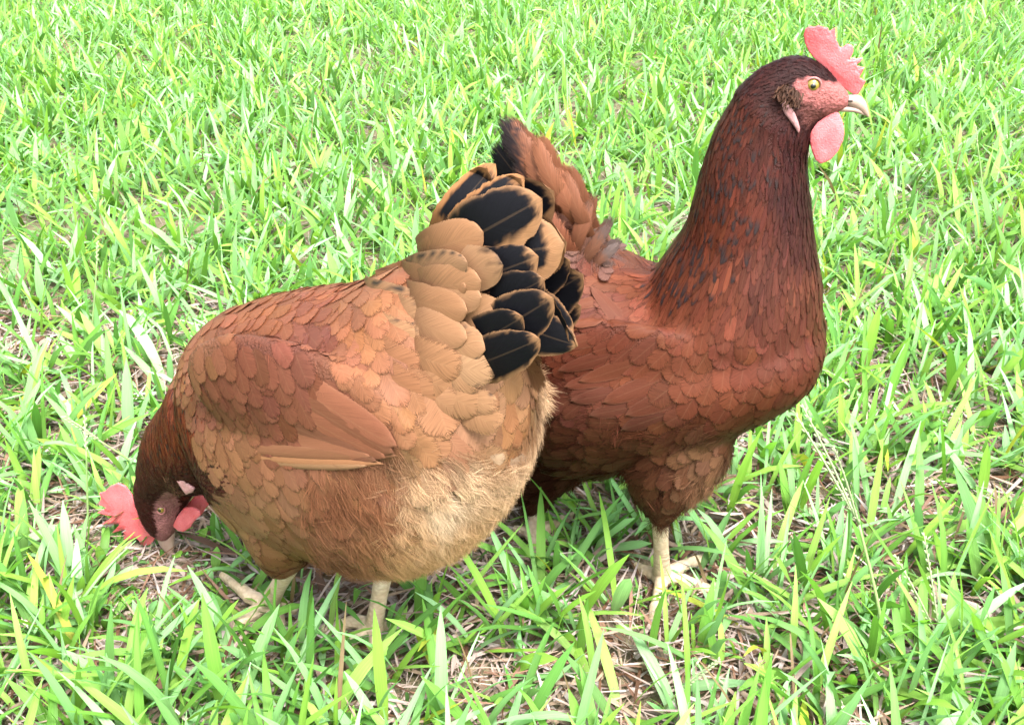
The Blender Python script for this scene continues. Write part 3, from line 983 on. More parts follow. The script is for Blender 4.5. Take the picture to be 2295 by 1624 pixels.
# ------------------------------------------------------------------ standing hen
PR = Plane((0.0715, 0.765), R(-15))
PRH = Plane(PR.at(1760, 240)[:2], R(-8))          # the head is turned a little off the body line
def standing_hen():
    body = [(1128, 650, 1120, 800, .030), (1195, 560, 1165, 960, .058), (1285, 530, 1245, 1065, .074), (1375, 552, 1350, 1072, .083),
            (1460, 585, 1470, 1050, .086), (1550, 590, 1585, 1015, .086), (1640, 595, 1690, 965, .081), (1725, 610, 1780, 915, .071),
            (1795, 650, 1836, 862, .052), (1842, 715, 1856, 785, .022)]
    neck = [(1430, 650, 1846, 730, .076), (1480, 575, 1846, 650, .067), (1528, 500, 1832, 550, .056), (1558, 400, 1822, 455, .046),
            (1590, 300, 1816, 385, .037), (1640, 208, 1816, 335, .029)]
    head = [(1640, 208, 1816, 335, .029), (1695, 156, 1822, 300, .0215), (1745, 132, 1838, 278, .0185), (1792, 124, 1853, 265, .0172),
            (1842, 142, 1870, 257, .0145), (1878, 178, 1887, 250, .0105), (1905, 206, 1902, 240, .0062)]
    thigh = [(1350, 930, 1650, 940, .042, 0.0), (1385, 1025, 1635, 1022, .037, .004), (1418, 1088, 1585, 1085, .028, .008),
             (1445, 1128, 1527, 1128, .017, .012), (1462, 1158, 1508, 1160, .011, .012)]
    saddle = [(1400, 575, 1210, 820, .066), (1352, 505, 1165, 680, .046), (1298, 440, 1150, 560, .030), (1245, 390, 1140, 480, .014)]
    far_thigh = [(1180, 930, 1420, 940, .038), (1170, 1010, 1340, 1040, .032), (1165, 1080, 1270, 1090, .022), (1175, 1130, 1225, 1140, .012)]
    wing = ellipsoid(PR.at(1440, 835, .069), [nrm(PR.h * 1.0 - np.array([0, 0, .05]) ) * .095, np.array([0, 0, 1.0]) * .038, PR.side * .010])
    wing2 = ellipsoid(PR.mirror(PR.at(1450, 800, .066)) - np.array([0, 0, .035]), [nrm(PR.h * 1.0) * .095, np.array([0, 0, 1.0]) * .040, PR.side * .012])
    meshes = [loft(PR, body, 7), loft(PR, neck, 7), loft(PRH, head, 1), loft(PR, thigh, 5, off=.036), loft(PR, far_thigh, 5, off=-.034),
              loft(PR, saddle, 7), wing, wing2]
    axis = []
    for u, v, r in ((1800, 195, .030), (1750, 210, .033), (1715, 260, .037), (1700, 330, .040), (1692, 400, .045), (1682, 470, .052), (1665, 540, .062)):
        axis.append((PR.at(u, v), r))
    B = [  # u, v, flow, length, width, spacing (mm), colour, downiness
        (1600, 690, -.15, 1, 27, 16, 9.5, (172, 96, 66)), (1700, 690, -.1, 1, 25, 14.5, 8.8, (158, 84, 60)), (1780, 740, 0, 1, 24, 13.5, 8.5, (142, 74, 52)),
        (1830, 760, .05, 1, 22, 12, 8, (130, 66, 44)), (1650, 800, -.2, 1, 28, 17, 10, (156, 82, 55)), (1750, 850, -.25, 1, 28, 16, 10, (142, 76, 49)),
        (1620, 890, -.5, .9, 32, 18, 10.5, (136, 72, 47)), (1700, 940, -.5, .8, 30, 16, 10, (130, 74, 46)), (1560, 800, -.4, 1, 30, 18, 10, (158, 86, 56)),
        (1520, 680, -.6, 1, 27, 15, 9, (170, 96, 64)), (1450, 700, -.8, .8, 25, 12, 8, (156, 82, 55)), (1380, 760, -.9, .6, 25, 11, 8, (150, 78, 52)),
        (1300, 800, -1, .5, 24, 11, 8, (152, 77, 52)), (1450, 820, -.8, .6, 28, 14, 9, (164, 90, 60)), (1400, 880, -1, .4, 34, 14, 9, (158, 88, 66), .15),
        (1500, 900, -1, .35, 36, 16, 10, (146, 80, 55), .05), (1320, 890, -1, .5, 34, 12, 9, (148, 84, 62), .5),
        (1430, 610, -1, .15, 30, 11, 8, (172, 98, 64)), (1320, 620, -1, .2, 26, 14, 9, (155, 82, 60)), (1240, 640, -1, .2, 26, 14, 9, (150, 78, 56)),
        (1290, 510, -.8, -.5, 30, 14, 9, (168, 98, 68), .5), (1365, 535, .2, .8, 20, 9, 7, (158, 128, 114), 1), (1335, 500, -.5, .6, 22, 9, 7, (164, 118, 92), 1), (1240, 430, -.8, -.7, 30, 15, 9, (160, 96, 68), .5),
        (1450, 985, -1, .3, 34, 14, 9, (114, 64, 40), .5), (1300, 970, -1, .3, 32, 12, 9, (122, 66, 44), .6), (1240, 1050, -1, .4, 28, 10, 8, (92, 46, 30), .6),  # dark flank and belly colours include the shade under the body
        (1350, 1070, -.6, .8, 28, 10, 8, (112, 68, 44), .75), (1610, 990, -.3, .9, 28, 14, 9, (158, 110, 76), .6), (1500, 1060, -.1, 1, 28, 11, 8, (128, 76, 50), .62),
        (1600, 1070, -.1, 1, 28, 11, 8, (182, 130, 92), .95), (1480, 1130, 0, 1, 22, 10, 7, (130, 78, 52), .4), (1180, 800, -1, .2, 30, 14, 9, (130, 66, 44), .3),
        (1560, 960, -.7, .7, 30, 15, 9, (134, 76, 50), .3)]
    K = [(1700, 165, -.8, .5, 11, 3.6, 2.6, (84, 40, 34)), (1780, 150, -1, .3, 9, 3.0, 2.2, (74, 33, 30)), (1840, 165, -1, -.2, 7, 2.6, 2.0, (68, 30, 28)),
         (1760, 200, -1, .4, 9, 3.0, 2.3, (84, 40, 34)),
         (1640, 250, -.5, 1, 20, 5, 3.6, (122, 60, 40)), (1600, 350, -.35, 1, 26, 6, 4.2, (124, 60, 40)), (1720, 330, -.2, 1, 24, 5.2, 3.8, (112, 52, 38)),
         (1775, 320, .1, 1, 16, 4, 3.0, (84, 38, 36)), (1790, 420, 0, 1, 22, 5, 3.8, (84, 42, 38)), (1680, 450, -.3, 1, 30, 6.5, 4.6, (128, 60, 38)),
         (1580, 480, -.5, 1, 32, 6.5, 4.6, (134, 62, 36)), (1805, 520, 0, 1, 24, 7, 5, (100, 52, 44)), (1520, 570, -.7, .8, 36, 7, 5, (146, 72, 44)),
         (1620, 575, -.4, 1, 34, 8.5, 5.6, (146, 76, 50)), (1740, 570, -.1, 1, 28, 7.5, 5.4, (124, 66, 50)), (1810, 620, 0, 1, 26, 10, 6.8, (136, 74, 54))]
    skin = Z1([(690, 680), (760, 610), (850, 588), (960, 600), (1060, 640), (1120, 640), (1200, 640), (1300, 730), (1360, 790), (1460, 900), (1300, 960), (1160, 960), (1050, 985),
               (900, 1030), (860, 1110), (800, 1060), (760, 960), (790, 860), (770, 760)])
    dark = Z1([(790, 850), (900, 850), (1000, 930), (1050, 985), (900, 1040), (860, 1120), (750, 1060), (740, 900)])
    b = Bird('reddish brown hen standing upright with raised head and dark speckled neck', PR.q, PR, meshes, axis, B, K,
             {'skin': [skin], 'dark': [dark]}, tint=(.84, .89, 1.02))
    b.spotty = lambda uv: in_poly(uv[None], [(1700, 150), (1590, 300), (1480, 580), (1560, 640), (1650, 590), (1730, 470), (1760, 340), (1740, 220)])[0]
    b.plumage(40000, spots=0.42, singles=260, exclude=lambda P, uv, nk: in_poly(uv, [(1300, 450), (1405, 490), (1410, 580), (1330, 570)]))
    fine = lambda P, uv, nk: (nk > 0.6) & (rng.uniform(0, 1, len(uv)) < 0.16) & ~b.face_mask(uv)
    b.down(150000, (0.013, 0.024), 0.00030, minfl=0.18, clumps=1300, lift=0.30, colj=0.20)
    b.down(60000, (0.005, 0.011), 0.00030, region=fine, minfl=9, clumps=900, lift=0.10, colj=0.15)
    b.down(70000, (0.006, 0.013), 0.00024, region=lambda P, uv, nk: (rng.uniform(0, 1, len(uv)) < .42) & ~b.face_mask(uv) & (nk < .6), minfl=9, clumps=4000, lift=0.16, colj=0.2, nseg=3)
    b.finish()
    for (ru, rv), (tu, tv), w, c in (((1600, 890), (1400, 955), 15, (128, 72, 52)), ((1560, 880), (1330, 925), 14, (140, 80, 58)), ((1620, 845), (1410, 925), 15, (142, 78, 54)), ((1530, 850), (1290, 895), 13, (148, 84, 62)),
                                     ((1580, 815), (1360, 895), 15, (150, 82, 56)), ((1500, 810), (1275, 862), 13, (150, 82, 58)), ((1540, 775), (1310, 858), 14, (156, 86, 58)), ((1480, 765), (1262, 830), 12, (150, 80, 56)),
                                     ((1500, 735), (1290, 815), 12, (158, 88, 60)), ((1440, 735), (1250, 790), 11, (154, 84, 58)), ((1470, 700), (1275, 770), 11, (162, 92, 62)), ((1420, 690), (1245, 745), 10, (158, 88, 60)), ((1440, 660), (1262, 705), 9, (166, 94, 62))):
        b.surf_feather(ru, rv, -1, .4, .06, w / 1000, c, lift=(-.003, .0032), ns=12, nt=6, point=1.8, camber=.0008, tip=(tu, tv))
    # tail: brown webs darkening to black towards the ends
    ns = nrm(PR.side + np.array([0, 0, .25]) )
    T = [((1255, 520, .006), (1088, 372, .004), 78, dark_tip(.25, (140, 86, 62), (20, 20, 24), .1), .004),
         ((1262, 510, .010), (1096, 318, .010), 76, dark_tip(.35, (150, 96, 70), (24, 22, 26), .1), .006),
         ((1255, 570, .018), (1105, 436, .020), 74, dark_tip(.5, (150, 90, 64), (22, 20, 24), .1), .008),
         ((1290, 490, .015), (1112, 260, .016), 80, dark_tip(.60, (172, 112, 84), (60, 50, 52), .28), .010),
         ((1275, 480, .020), (1165, 312, .021), 58, dark_tip(.95, (176, 114, 84), (80, 62, 58), .1), .010),
         ((1285, 490, .024), (1192, 308, .026), 46, dark_tip(1.1, (180, 116, 84), (70, 55, 50)), .010),
         ((1305, 510, .026), (1244, 380, .028), 50, dark_tip(1.2, (180, 114, 82), (70, 55, 50)), .010),
         ((1325, 530, .028), (1262, 385, .030), 40, dark_tip(1.2, (174, 112, 82), (70, 55, 50)), .008),
         ((1270, 560, .028), (1165, 420, .034), 66, dark_tip(1.2, (168, 104, 76), (70, 55, 50)), .010),
         ((1285, 580, .030), (1322, 448, .030), 40, dark_tip(.8, (168, 108, 80), (120, 88, 74)), .006), ((1300, 600, .028), (1366, 500, .026), 34, dark_tip(.6, (160, 108, 84), (124, 100, 92)), .004),
         ((1310, 605, .024), (1390, 545, .020), 30, dark_tip(.5, (156, 106, 84), (128, 108, 102)), .004), ((1290, 580, .032), (1205, 470, .040), 62, dark_tip(1.2, (166, 100, 72), (70, 55, 50)), .008)]
    for (bu, bv, bo), (tu, tv, to), w, pat, bow in T:
        b.free_feather(PR.at(bu, bv, bo), PR.at(tu, tv, to), w * .85 / FPX, ns, bow=bow, cup=.22, pat=pat, point=1.7, rag=.22, notch=6, mscale=-.4, base_f=.55, soft=True)
    # comb, wattles, beak, ear
    comb = Z1([(905, 400), (850, 330), (815, 250), (803, 170), (820, 110), (870, 80), (910, 92), (955, 72), (1000, 92), (1045, 98), (1056, 136), (1124, 94), (1105, 170), (1145, 250),
               (1165, 298), (1200, 288), (1240, 258), (1290, 272), (1300, 330), (1280, 380), (1236, 440), (1312, 430), (1402, 390), (1365, 440), (1302, 482), (1262, 514), (1330, 520), (1414, 490),
               (1370, 570), (1296, 628), (1365, 614), (1422, 630), (1385, 700), (1348, 758), (1300, 760), (1220, 710), (1140, 650), (1080, 590), (1020, 510), (960, 450)])
    slab(b, 'comb', comb, PRH, .0048, M_COMB, voxel=.00055, smooth=1)
    wat = Z1([(900, 1000), (1000, 950), (1100, 915), (1160, 950), (1195, 1030), (1207, 1130), (1200, 1185), (1145, 1300), (1060, 1392), (960, 1427), (908, 1390), (873, 1300), (858, 1200), (862, 1090)])
    slab(b, 'wattle', wat, PRH, .0050, M_COMB, off=.0065, voxel=.0009, smooth=5, twin=True, splay=lambda u, v: .006 * (v - 255) / 100)
    up = mandible(b, PRH, 'beak', [(1850, 224, 1846, 238, .0066), (1878, 219, 1866, 237, .0064), (1900, 212, 1890, 234, .0058), (1922, 213, 1908, 240, .0048), (1938, 226, 1926, 248, .0034), (1946, 248, 1938, 258, .0018), (1949, 263, 1945, 264, .0006)])
    lo = mandible(b, PRH, 'lower_beak', [(1838, 234, 1846, 247, .0062), (1860, 234, 1864, 250, .0060), (1880, 230, 1884, 252, .0052), (1905, 233, 1906, 253, .0044), (1926, 240, 1926, 256, .0029), (1940, 257, 1939, 261, .0008)], parent=up)
    for sd in (1, -1):
        q = PRH.at(1902, 222, 0) + PRH.side * (.0052 * sd)
        v_, f_ = ellipsoid(q, [PRH.h * .0022, np.array([0, 0, .0009]), PRH.side * .0008], 10, 7)
        link('nostril', mesh_from('nostril', v_, f_), M_NOSTRIL, up)
    eye(b, PRH, 1620.8 + 895 * .2246, 40.5 + 672 * .2246, .0152, .0046, PRH.h)
    lobe = Z1([(585, 860), (612, 828), (650, 850), (715, 945), (752, 1040), (770, 1110), (752, 1152), (690, 1060), (620, 970), (590, 910)])
    slab(b, 'earlobe', lobe, PRH, .0040, M_LOBE, off=.0225, voxel=.0007, smooth=3, twin=True)
    tufts(b, PRH, Z1([(560, 730), (600, 690), (650, 690), (690, 720), (730, 760), (640, 750), (690, 800), (600, 760), (650, 820), (740, 830)]), .0205, (-.35, .5), (104, 72, 56), .0075)
    # legs
    ank = on_ground(1484, 1290, 0.011); hock = PR.at(1478, 1135, .048)
    f = lambda u, v, z=.006: on_ground(u, v, z)
    leg(b, hock, ank, [[f(1530, 1300, .010), f(1580, 1318, .008), f(1622, 1336, .005)], [f(1520, 1272, .011), f(1555, 1258, .010), f(1592, 1246, .006)],
                       [f(1478, 1330, .010), f(1468, 1362, .008), f(1462, 1392, .005)], [f(1450, 1280, .008), f(1424, 1266, .006)]], r0=.0068)
    ank2 = on_ground(1198, 1196, 0.011); hock2 = PR.at(1200, 1110, -.040)
    leg(b, hock2, ank2, [[f(1230, 1180, .012), f(1262, 1164, .010), f(1290, 1154, .006)], [f(1236, 1210), f(1270, 1222)], [f(1200, 1232), f(1200, 1262)], [f(1172, 1190), f(1150, 1186)]], r0=.0066)
    FEET.extend([(*q, .036) for q in (ank, ank2, on_ground(1484, 1345))])
    return b

def tufts(b, plane, pts, off, flow, col, L):
    """small stiff feathers over the ear"""
    parts = []
    for u, v in pts:
        for k in range(9):
            for side in (0, 1):
                P = plane.at(u + random.gauss(0, 4), v + random.gauss(0, 4), off + random.uniform(-.001, .0015))
                D = RT * (flow[0] + random.gauss(0, .25)) - UPV * (flow[1] + random.gauss(0, .25)) + plane.side * .25
                D = nrm(D); n = plane.side
                if side: P, D, n = plane.mirror(P), plane.mdir(D), -n
                lat = nrm(np.cross(n, D)); W = .0016
                ll = L * random.uniform(.6, 1.2)
                rows = [[P + D * (ll * s) + lat * (t * W / 2 * (1 - s ** 2) ) + n * (.0012 * s) for t in (-1, 0, 1)] for s in (0, .35, .7, 1)]
                parts.append(b.pack(np.array(rows), lin(col) * ALB * math.exp(random.gauss(0, .22))))
    o = link('ear_tuft', mesh_from('ear_tuft', *join(parts)), M_FEATHER, b.root); o['kind'] = 'stuff'

# ------------------------------------------------------------------ pecking hen
PL = Plane((-0.153, 0.692), R(150))
PLH = Plane(PL.at(360, 1150)[:2], R(165))
def pecking_hen():
    body = [(430, 796, 500, 945, .022), (474, 708, 548, 1066, .052), (556, 672, 632, 1203, .071), (664, 648, 728, 1250, .080), (770, 634, 835, 1278, .084),
            (865, 602, 935, 1294, .084), (945, 585, 1040, 1262, .079), (1025, 640, 1108, 1186, .066), (1090, 740, 1152, 1088, .044), (1138, 840, 1160, 1000, .022)]
    neck = [(430, 800, 600, 1010, .052), (394, 870, 556, 1070, .046), (346, 932, 512, 1096, .038), (322, 1000, 462, 1100, .030), (304, 1062, 444, 1104, .024)]
    head = [(304, 1062, 444, 1104, .024), (299, 1100, 432, 1122, .0200), (306, 1135, 424, 1138, .0178), (318, 1165, 414, 1158, .0160), (334, 1186, 404, 1180, .0130),
            (352, 1200, 394, 1196, .0095), (364, 1208, 388, 1206, .006)]
    thigh = [(520, 1090, 790, 1110, .040), (555, 1180, 745, 1205, .032), (585, 1235, 705, 1252, .021), (612, 1266, 682, 1276, .012)]
    tailb = [(930, 590, 1000, 980, .056), (985, 562, 1075, 900, .038), (1040, 566, 1130, 820, .022), (1085, 600, 1150, 760, .010)]
    wd = nrm(PL.at(850, 972, .085) - PL.at(450, 846, .085))
    wu = nrm(np.cross(wd, PL.side)); wu = wu if wu[2] > 0 else -wu
    wc = PL.at(662, 902, .0695)
    wing = ellipsoid(wc, [wd * .092, wu * .043, PL.side * .0125])
    wing2 = ellipsoid(PL.mirror(wc) - np.array([0, 0, .035]), [PL.mdir(wd) * .100, PL.mdir(wu) * .042, PL.side * .012])
    meshes = [loft(PL, body, 8), loft(PL, neck, 6), loft(PLH, head, 1), loft(PL, thigh, 5, off=.030), loft(PL, tailb, 8), wing, wing2]
    axis = [(PLH.at(u, v), r) for u, v, r in ((365, 1165, .030), (368, 1110, .034), (385, 1060, .038), (410, 1010, .042), (435, 970, .046), (455, 930, .050))]
    B = [(430, 790, .15, 1, 22, 13, 8, (196, 132, 96)), (480, 850, .25, 1, 25, 14, 8.5, (162, 98, 76)), (560, 800, .3, 1, 27, 15, 8.8, (158, 94, 74)),
         (650, 770, .35, 1, 28, 16, 9, (162, 98, 80)), (560, 705, .9, .4, 24, 13, 8, (182, 112, 76)), (700, 668, 1, .15, 26, 12, 8, (184, 108, 74)),
         (600, 900, .35, 1, 29, 15, 9, (166, 102, 78)), (480, 960, .4, 1, 29, 13, 9, (194, 134, 98)), (690, 870, .5, 1, 36, 19, 11, (170, 106, 80)),
         (760, 900, .7, 1, 40, 20, 12, (172, 110, 82)), (700, 730, .7, .6, 28, 15, 9, (164, 98, 76)),
         (760, 690, .5, 1, 29, 13, 8, (190, 124, 88)), (800, 760, .45, 1, 31, 13, 8.5, (196, 130, 92)), (860, 660, .7, .9, 33, 16, 10, (200, 134, 94)),
         (850, 830, .5, 1, 36, 17, 10, (200, 136, 98)), (940, 700, .8, .8, 42, 27, 14, (216, 156, 116)), (950, 830, .65, 1, 44, 29, 15, (208, 148, 108)),
         (1000, 640, 1, .25, 42, 28, 14, (218, 160, 118)), (1060, 760, 1, .35, 44, 30, 15, (220, 164, 122)), (1040, 880, .9, .6, 42, 28, 15, (214, 160, 120)),
         (1100, 940, .7, .8, 36, 22, 12, (206, 146, 104)), (1160, 900, .6, .9, 34, 18, 11, (204, 138, 92)), (1140, 965, .5, 1, 32, 17, 10, (206, 140, 96), .1), (1120, 1005, .6, .9, 32, 15, 10, (214, 158, 114), .45), (960, 970, .7, .9, 40, 22, 13, (204, 144, 106)),
         (1060, 1000, .8, .6, 34, 18, 11, (208, 156, 114), .3),
         (450, 1010, .5, 1, 30, 18, 10.5, (200, 140, 102)), (520, 1090, .5, 1, 33, 21, 11.5, (204, 146, 108)), (585, 1150, .45, 1, 33, 18, 10.5, (200, 140, 102)),
         (630, 1235, .4, 1, 26, 12, 8.5, (180, 120, 80), .2), (640, 1080, .45, 1, 34, 16, 10, (200, 138, 102), .15),
         (720, 1110, .45, 1, 36, 11, 8, (202, 134, 98), .55), (820, 1100, .5, 1, 36, 11, 8, (206, 138, 100), .62), (720, 1200, .55, 1, 36, 13, 9, (204, 144, 108), .45),
         (800, 1200, .5, 1, 36, 13, 9, (212, 150, 108), .7), (880, 1230, .35, 1, 30, 10, 9, (228, 180, 130), 1), (940, 1080, .5, .8, 30, 10, 9, (236, 196, 154), 1),
         (1040, 1060, .8, .5, 30, 10, 9, (242, 206, 166), 1), (1140, 1060, 1, .35, 30, 10, 9, (240, 204, 164), 1), (1040, 1200, .6, 1, 30, 10, 9, (232, 186, 136), 1),
         (940, 1290, .2, 1, 30, 10, 9, (218, 170, 120), 1), (1130, 1160, .9, .8, 30, 10, 9, (238, 196, 150), 1), (930, 1170, .4, 1, 30, 10, 9, (236, 192, 146), 1), (975, 1140, .7, 1, 30, 10, 9, (250, 222, 188), 1)]
    K = [(385, 930, .35, -1, 24, 5.5, 4, (146, 74, 48)), (340, 1000, .25, -1, 22, 5, 3.6, (138, 68, 46)), (315, 1070, .15, -1, 14, 4, 3, (112, 54, 42)),
         (370, 1020, .3, -1, 22, 5, 3.6, (146, 70, 44)), (430, 1000, .5, -1, 22, 5, 3.8, (156, 74, 46)), (400, 1075, .6, -.8, 16, 4.5, 3.2, (104, 46, 42)),
         (460, 1075, 1, -.4, 20, 5, 3.6, (104, 48, 44)), (320, 1130, -.1, -1, 8, 3, 2.2, (100, 46, 40)), (340, 1110, .1, -1, 8, 3, 2.2, (106, 50, 42)), (345, 1170, -.3, -1, 7, 2.6, 2.0, (92, 40, 36))]
    skin = Z6([(560, 1080), (600, 1010), (660, 970), (720, 1000), (760, 1060), (740, 1110), (720, 1180), (720, 1260), (700, 1340), (640, 1400), (560, 1370), (575, 1290), (580, 1200), (552, 1140)])
    b = Bird('tan orange hen bent down to peck, with a black and buff tail', PL.q, PL, meshes, axis, B, K, {'skin': [skin], 'tone': [224, 150, 148], 'neck': [[(392, 800), (402, 850), (416, 900), (434, 975), (482, 1062), (505, 1092), (470, 1112), (440, 1180), (280, 1240), (240, 1000), (330, 800)]]}, tint=(.98, .97, .97))
    b.spotty = lambda uv: True
    b.plumage(40000, spots=0.30, singles=250)
    fine = lambda P, uv, nk: (nk > 0.6) & (rng.uniform(0, 1, len(uv)) < 0.10) & ~b.face_mask(uv)
    b.down(420000, (0.009, 0.019), 0.00024, minfl=0.30, clumps=1900, lift=0.75, colj=0.09, nseg=3)
    b.down(60000, (0.005, 0.010), 0.00030, region=fine, minfl=9, clumps=900, lift=0.10, colj=0.15)
    b.down(70000, (0.006, 0.013), 0.00024, region=lambda P, uv, nk: (rng.uniform(0, 1, len(uv)) < .35) & ~b.face_mask(uv) & (nk < .6), minfl=9, clumps=4000, lift=0.14, colj=0.16, nseg=3)
    b.finish()
    # folded wing: secondaries then primaries, the lower ones outermost
    Z5 = lambda x, y: (364.7 + x * .3493, 567.3 + y * .3493)
    W = [((560, 1330), (1300, 1345), 6, (222, 168, 124)), ((470, 1295), (1400, 1325), 7, (206, 146, 104)), ((400, 1240), (1485, 1285), 9, (196, 134, 98)), ((330, 1080), (1330, 1320), 18, (184, 122, 92)),
         ((380, 900), (1360, 1290), 22, (180, 118, 90)), ((450, 800), (1420, 1270), 24, (182, 116, 88)), ((540, 730), (1470, 1240), 25, (186, 120, 90)), ((640, 720), (1490, 1200), 26, (184, 118, 90))]
    for k, (r_, t_, w, c) in enumerate(W):
        c = np.array(c) * (1.06 if k % 2 else .92)
        base_c = lin(c) * ALB * b.tint
        vane = lambda s, t, bc=base_c: bc[None] * (1.04 - .30 * np.clip((np.abs(t) - .35) / .65, 0, 1) * (t < 0) + .10 * np.clip((t - .6) / .4, 0, 1))[:, None]  # lower vane darkened in the colour, as the shaded gap between feathers
        b.surf_feather(*Z5(*r_), 1, .5, .1, w / 1000, c, lift=(-.0010 if k < 3 else -.0060 + .0003 * k, .0044 if k < 3 else .0034 + .0003 * k), camber=.0010, point=2.6, tip=Z5(*t_), colfn=vane)
    tail(b)
    # head
    comb = Z6([(405, 1010), (345, 930), (290, 905), (230, 930), (190, 970), (150, 980), (165, 1020), (145, 1068), (228, 1066), (190, 1100), (130, 1128), (258, 1140), (220, 1180), (168, 1212),
               (310, 1208), (280, 1248), (240, 1280), (348, 1250), (368, 1262), (330, 1345), (428, 1310), (468, 1330), (462, 1365), (500, 1374), (545, 1355), (585, 1290), (600, 1225), (545, 1195), (480, 1160), (440, 1100), (425, 1040)])
    slab(b, 'comb', comb, PLH, .0048, M_COMB, voxel=.00055, smooth=1)
    wat = Z6([(700, 1200), (740, 1140), (790, 1080), (860, 1060), (930, 1082), (940, 1112), (900, 1150), (870, 1182), (850, 1220), (790, 1262), (740, 1258), (705, 1235)])
    slab(b, 'wattle', wat, PLH, .0048, M_COMB, off=.006, voxel=.0009, smooth=5, twin=True, splay=lambda u, v: .006 * max(0, u - 395) / 60)
    up = mandible(b, PLH, 'beak', [(346, 1188, 392, 1180, .0068), (350, 1202, 394, 1196, .0068), (356, 1216, 393, 1212, .0056), (366, 1230, 391, 1229, .0038), (377, 1242, 389, 1242, .0020), (384, 1249, 388, 1249, .0006)])
    eye(b, PLH, 178.3 + 610 * .2994, 810.4 + 1100 * .2994, .0178, .0044, PLH.h * .3 + np.array([0, 0, -1.0]), squash=.8)
    lobe = Z6([(728, 885), (780, 852), (812, 895), (865, 948), (850, 975), (800, 992), (765, 945)])
    hit = b.bvh.ray_cast(Vector(CAM), Vector(ray(415, 1086)))
    eo = PLH.lat(np.array(hit[0])) + .0012
    slab(b, 'earlobe', lobe, PLH, .0042, M_LOBE, off=eo, voxel=.0007, smooth=3, twin=True)
    tufts(b, PLH, Z6([(670, 890), (690, 920), (720, 950), (740, 980), (700, 960), (680, 940), (760, 1000), (720, 990)]), eo - .002, (.15, -.5), (112, 78, 60), .0075)
    # legs
    f = lambda u, v, z=.006: on_ground(u, v, z)
    ank = on_ground(602, 1352, 0.012); hock = PL.at(652, 1262, .030)
    leg(b, hock, ank, [[f(560, 1335, .012), f(525, 1305, .010), f(500, 1288, .006)], [f(570, 1372, .009), f(540, 1392, .007), f(515, 1410, .005)],
                       [f(622, 1384, .008), f(630, 1408, .005)], [f(640, 1360, .007), f(668, 1372, .005)]], r0=.0072)
    ank2 = on_ground(838, 1404, 0.012); hock2 = PL.at(862, 1270, -.012)
    leg(b, hock2, ank2, [[f(800, 1392, .012), f(765, 1400, .010), f(722, 1412, .006)], [f(806, 1424, .009), f(775, 1446, .006)], [f(842, 1440, .009), f(850, 1468, .005)],
                         [f(862, 1408, .007), f(884, 1416, .005)]], r0=.0070)
    FEET.extend([(*q, .042) for q in (on_ground(360, 1300), on_ground(400, 1290), on_ground(430, 1340))])
    FEET.extend([(*q, .034) for q in (ank, ank2, on_ground(345, 1260), on_ground(280, 1250), on_ground(420, 1240), on_ground(350, 1320), on_ground(400, 1330), on_ground(360, 1400), on_ground(300, 1340))])
    return b
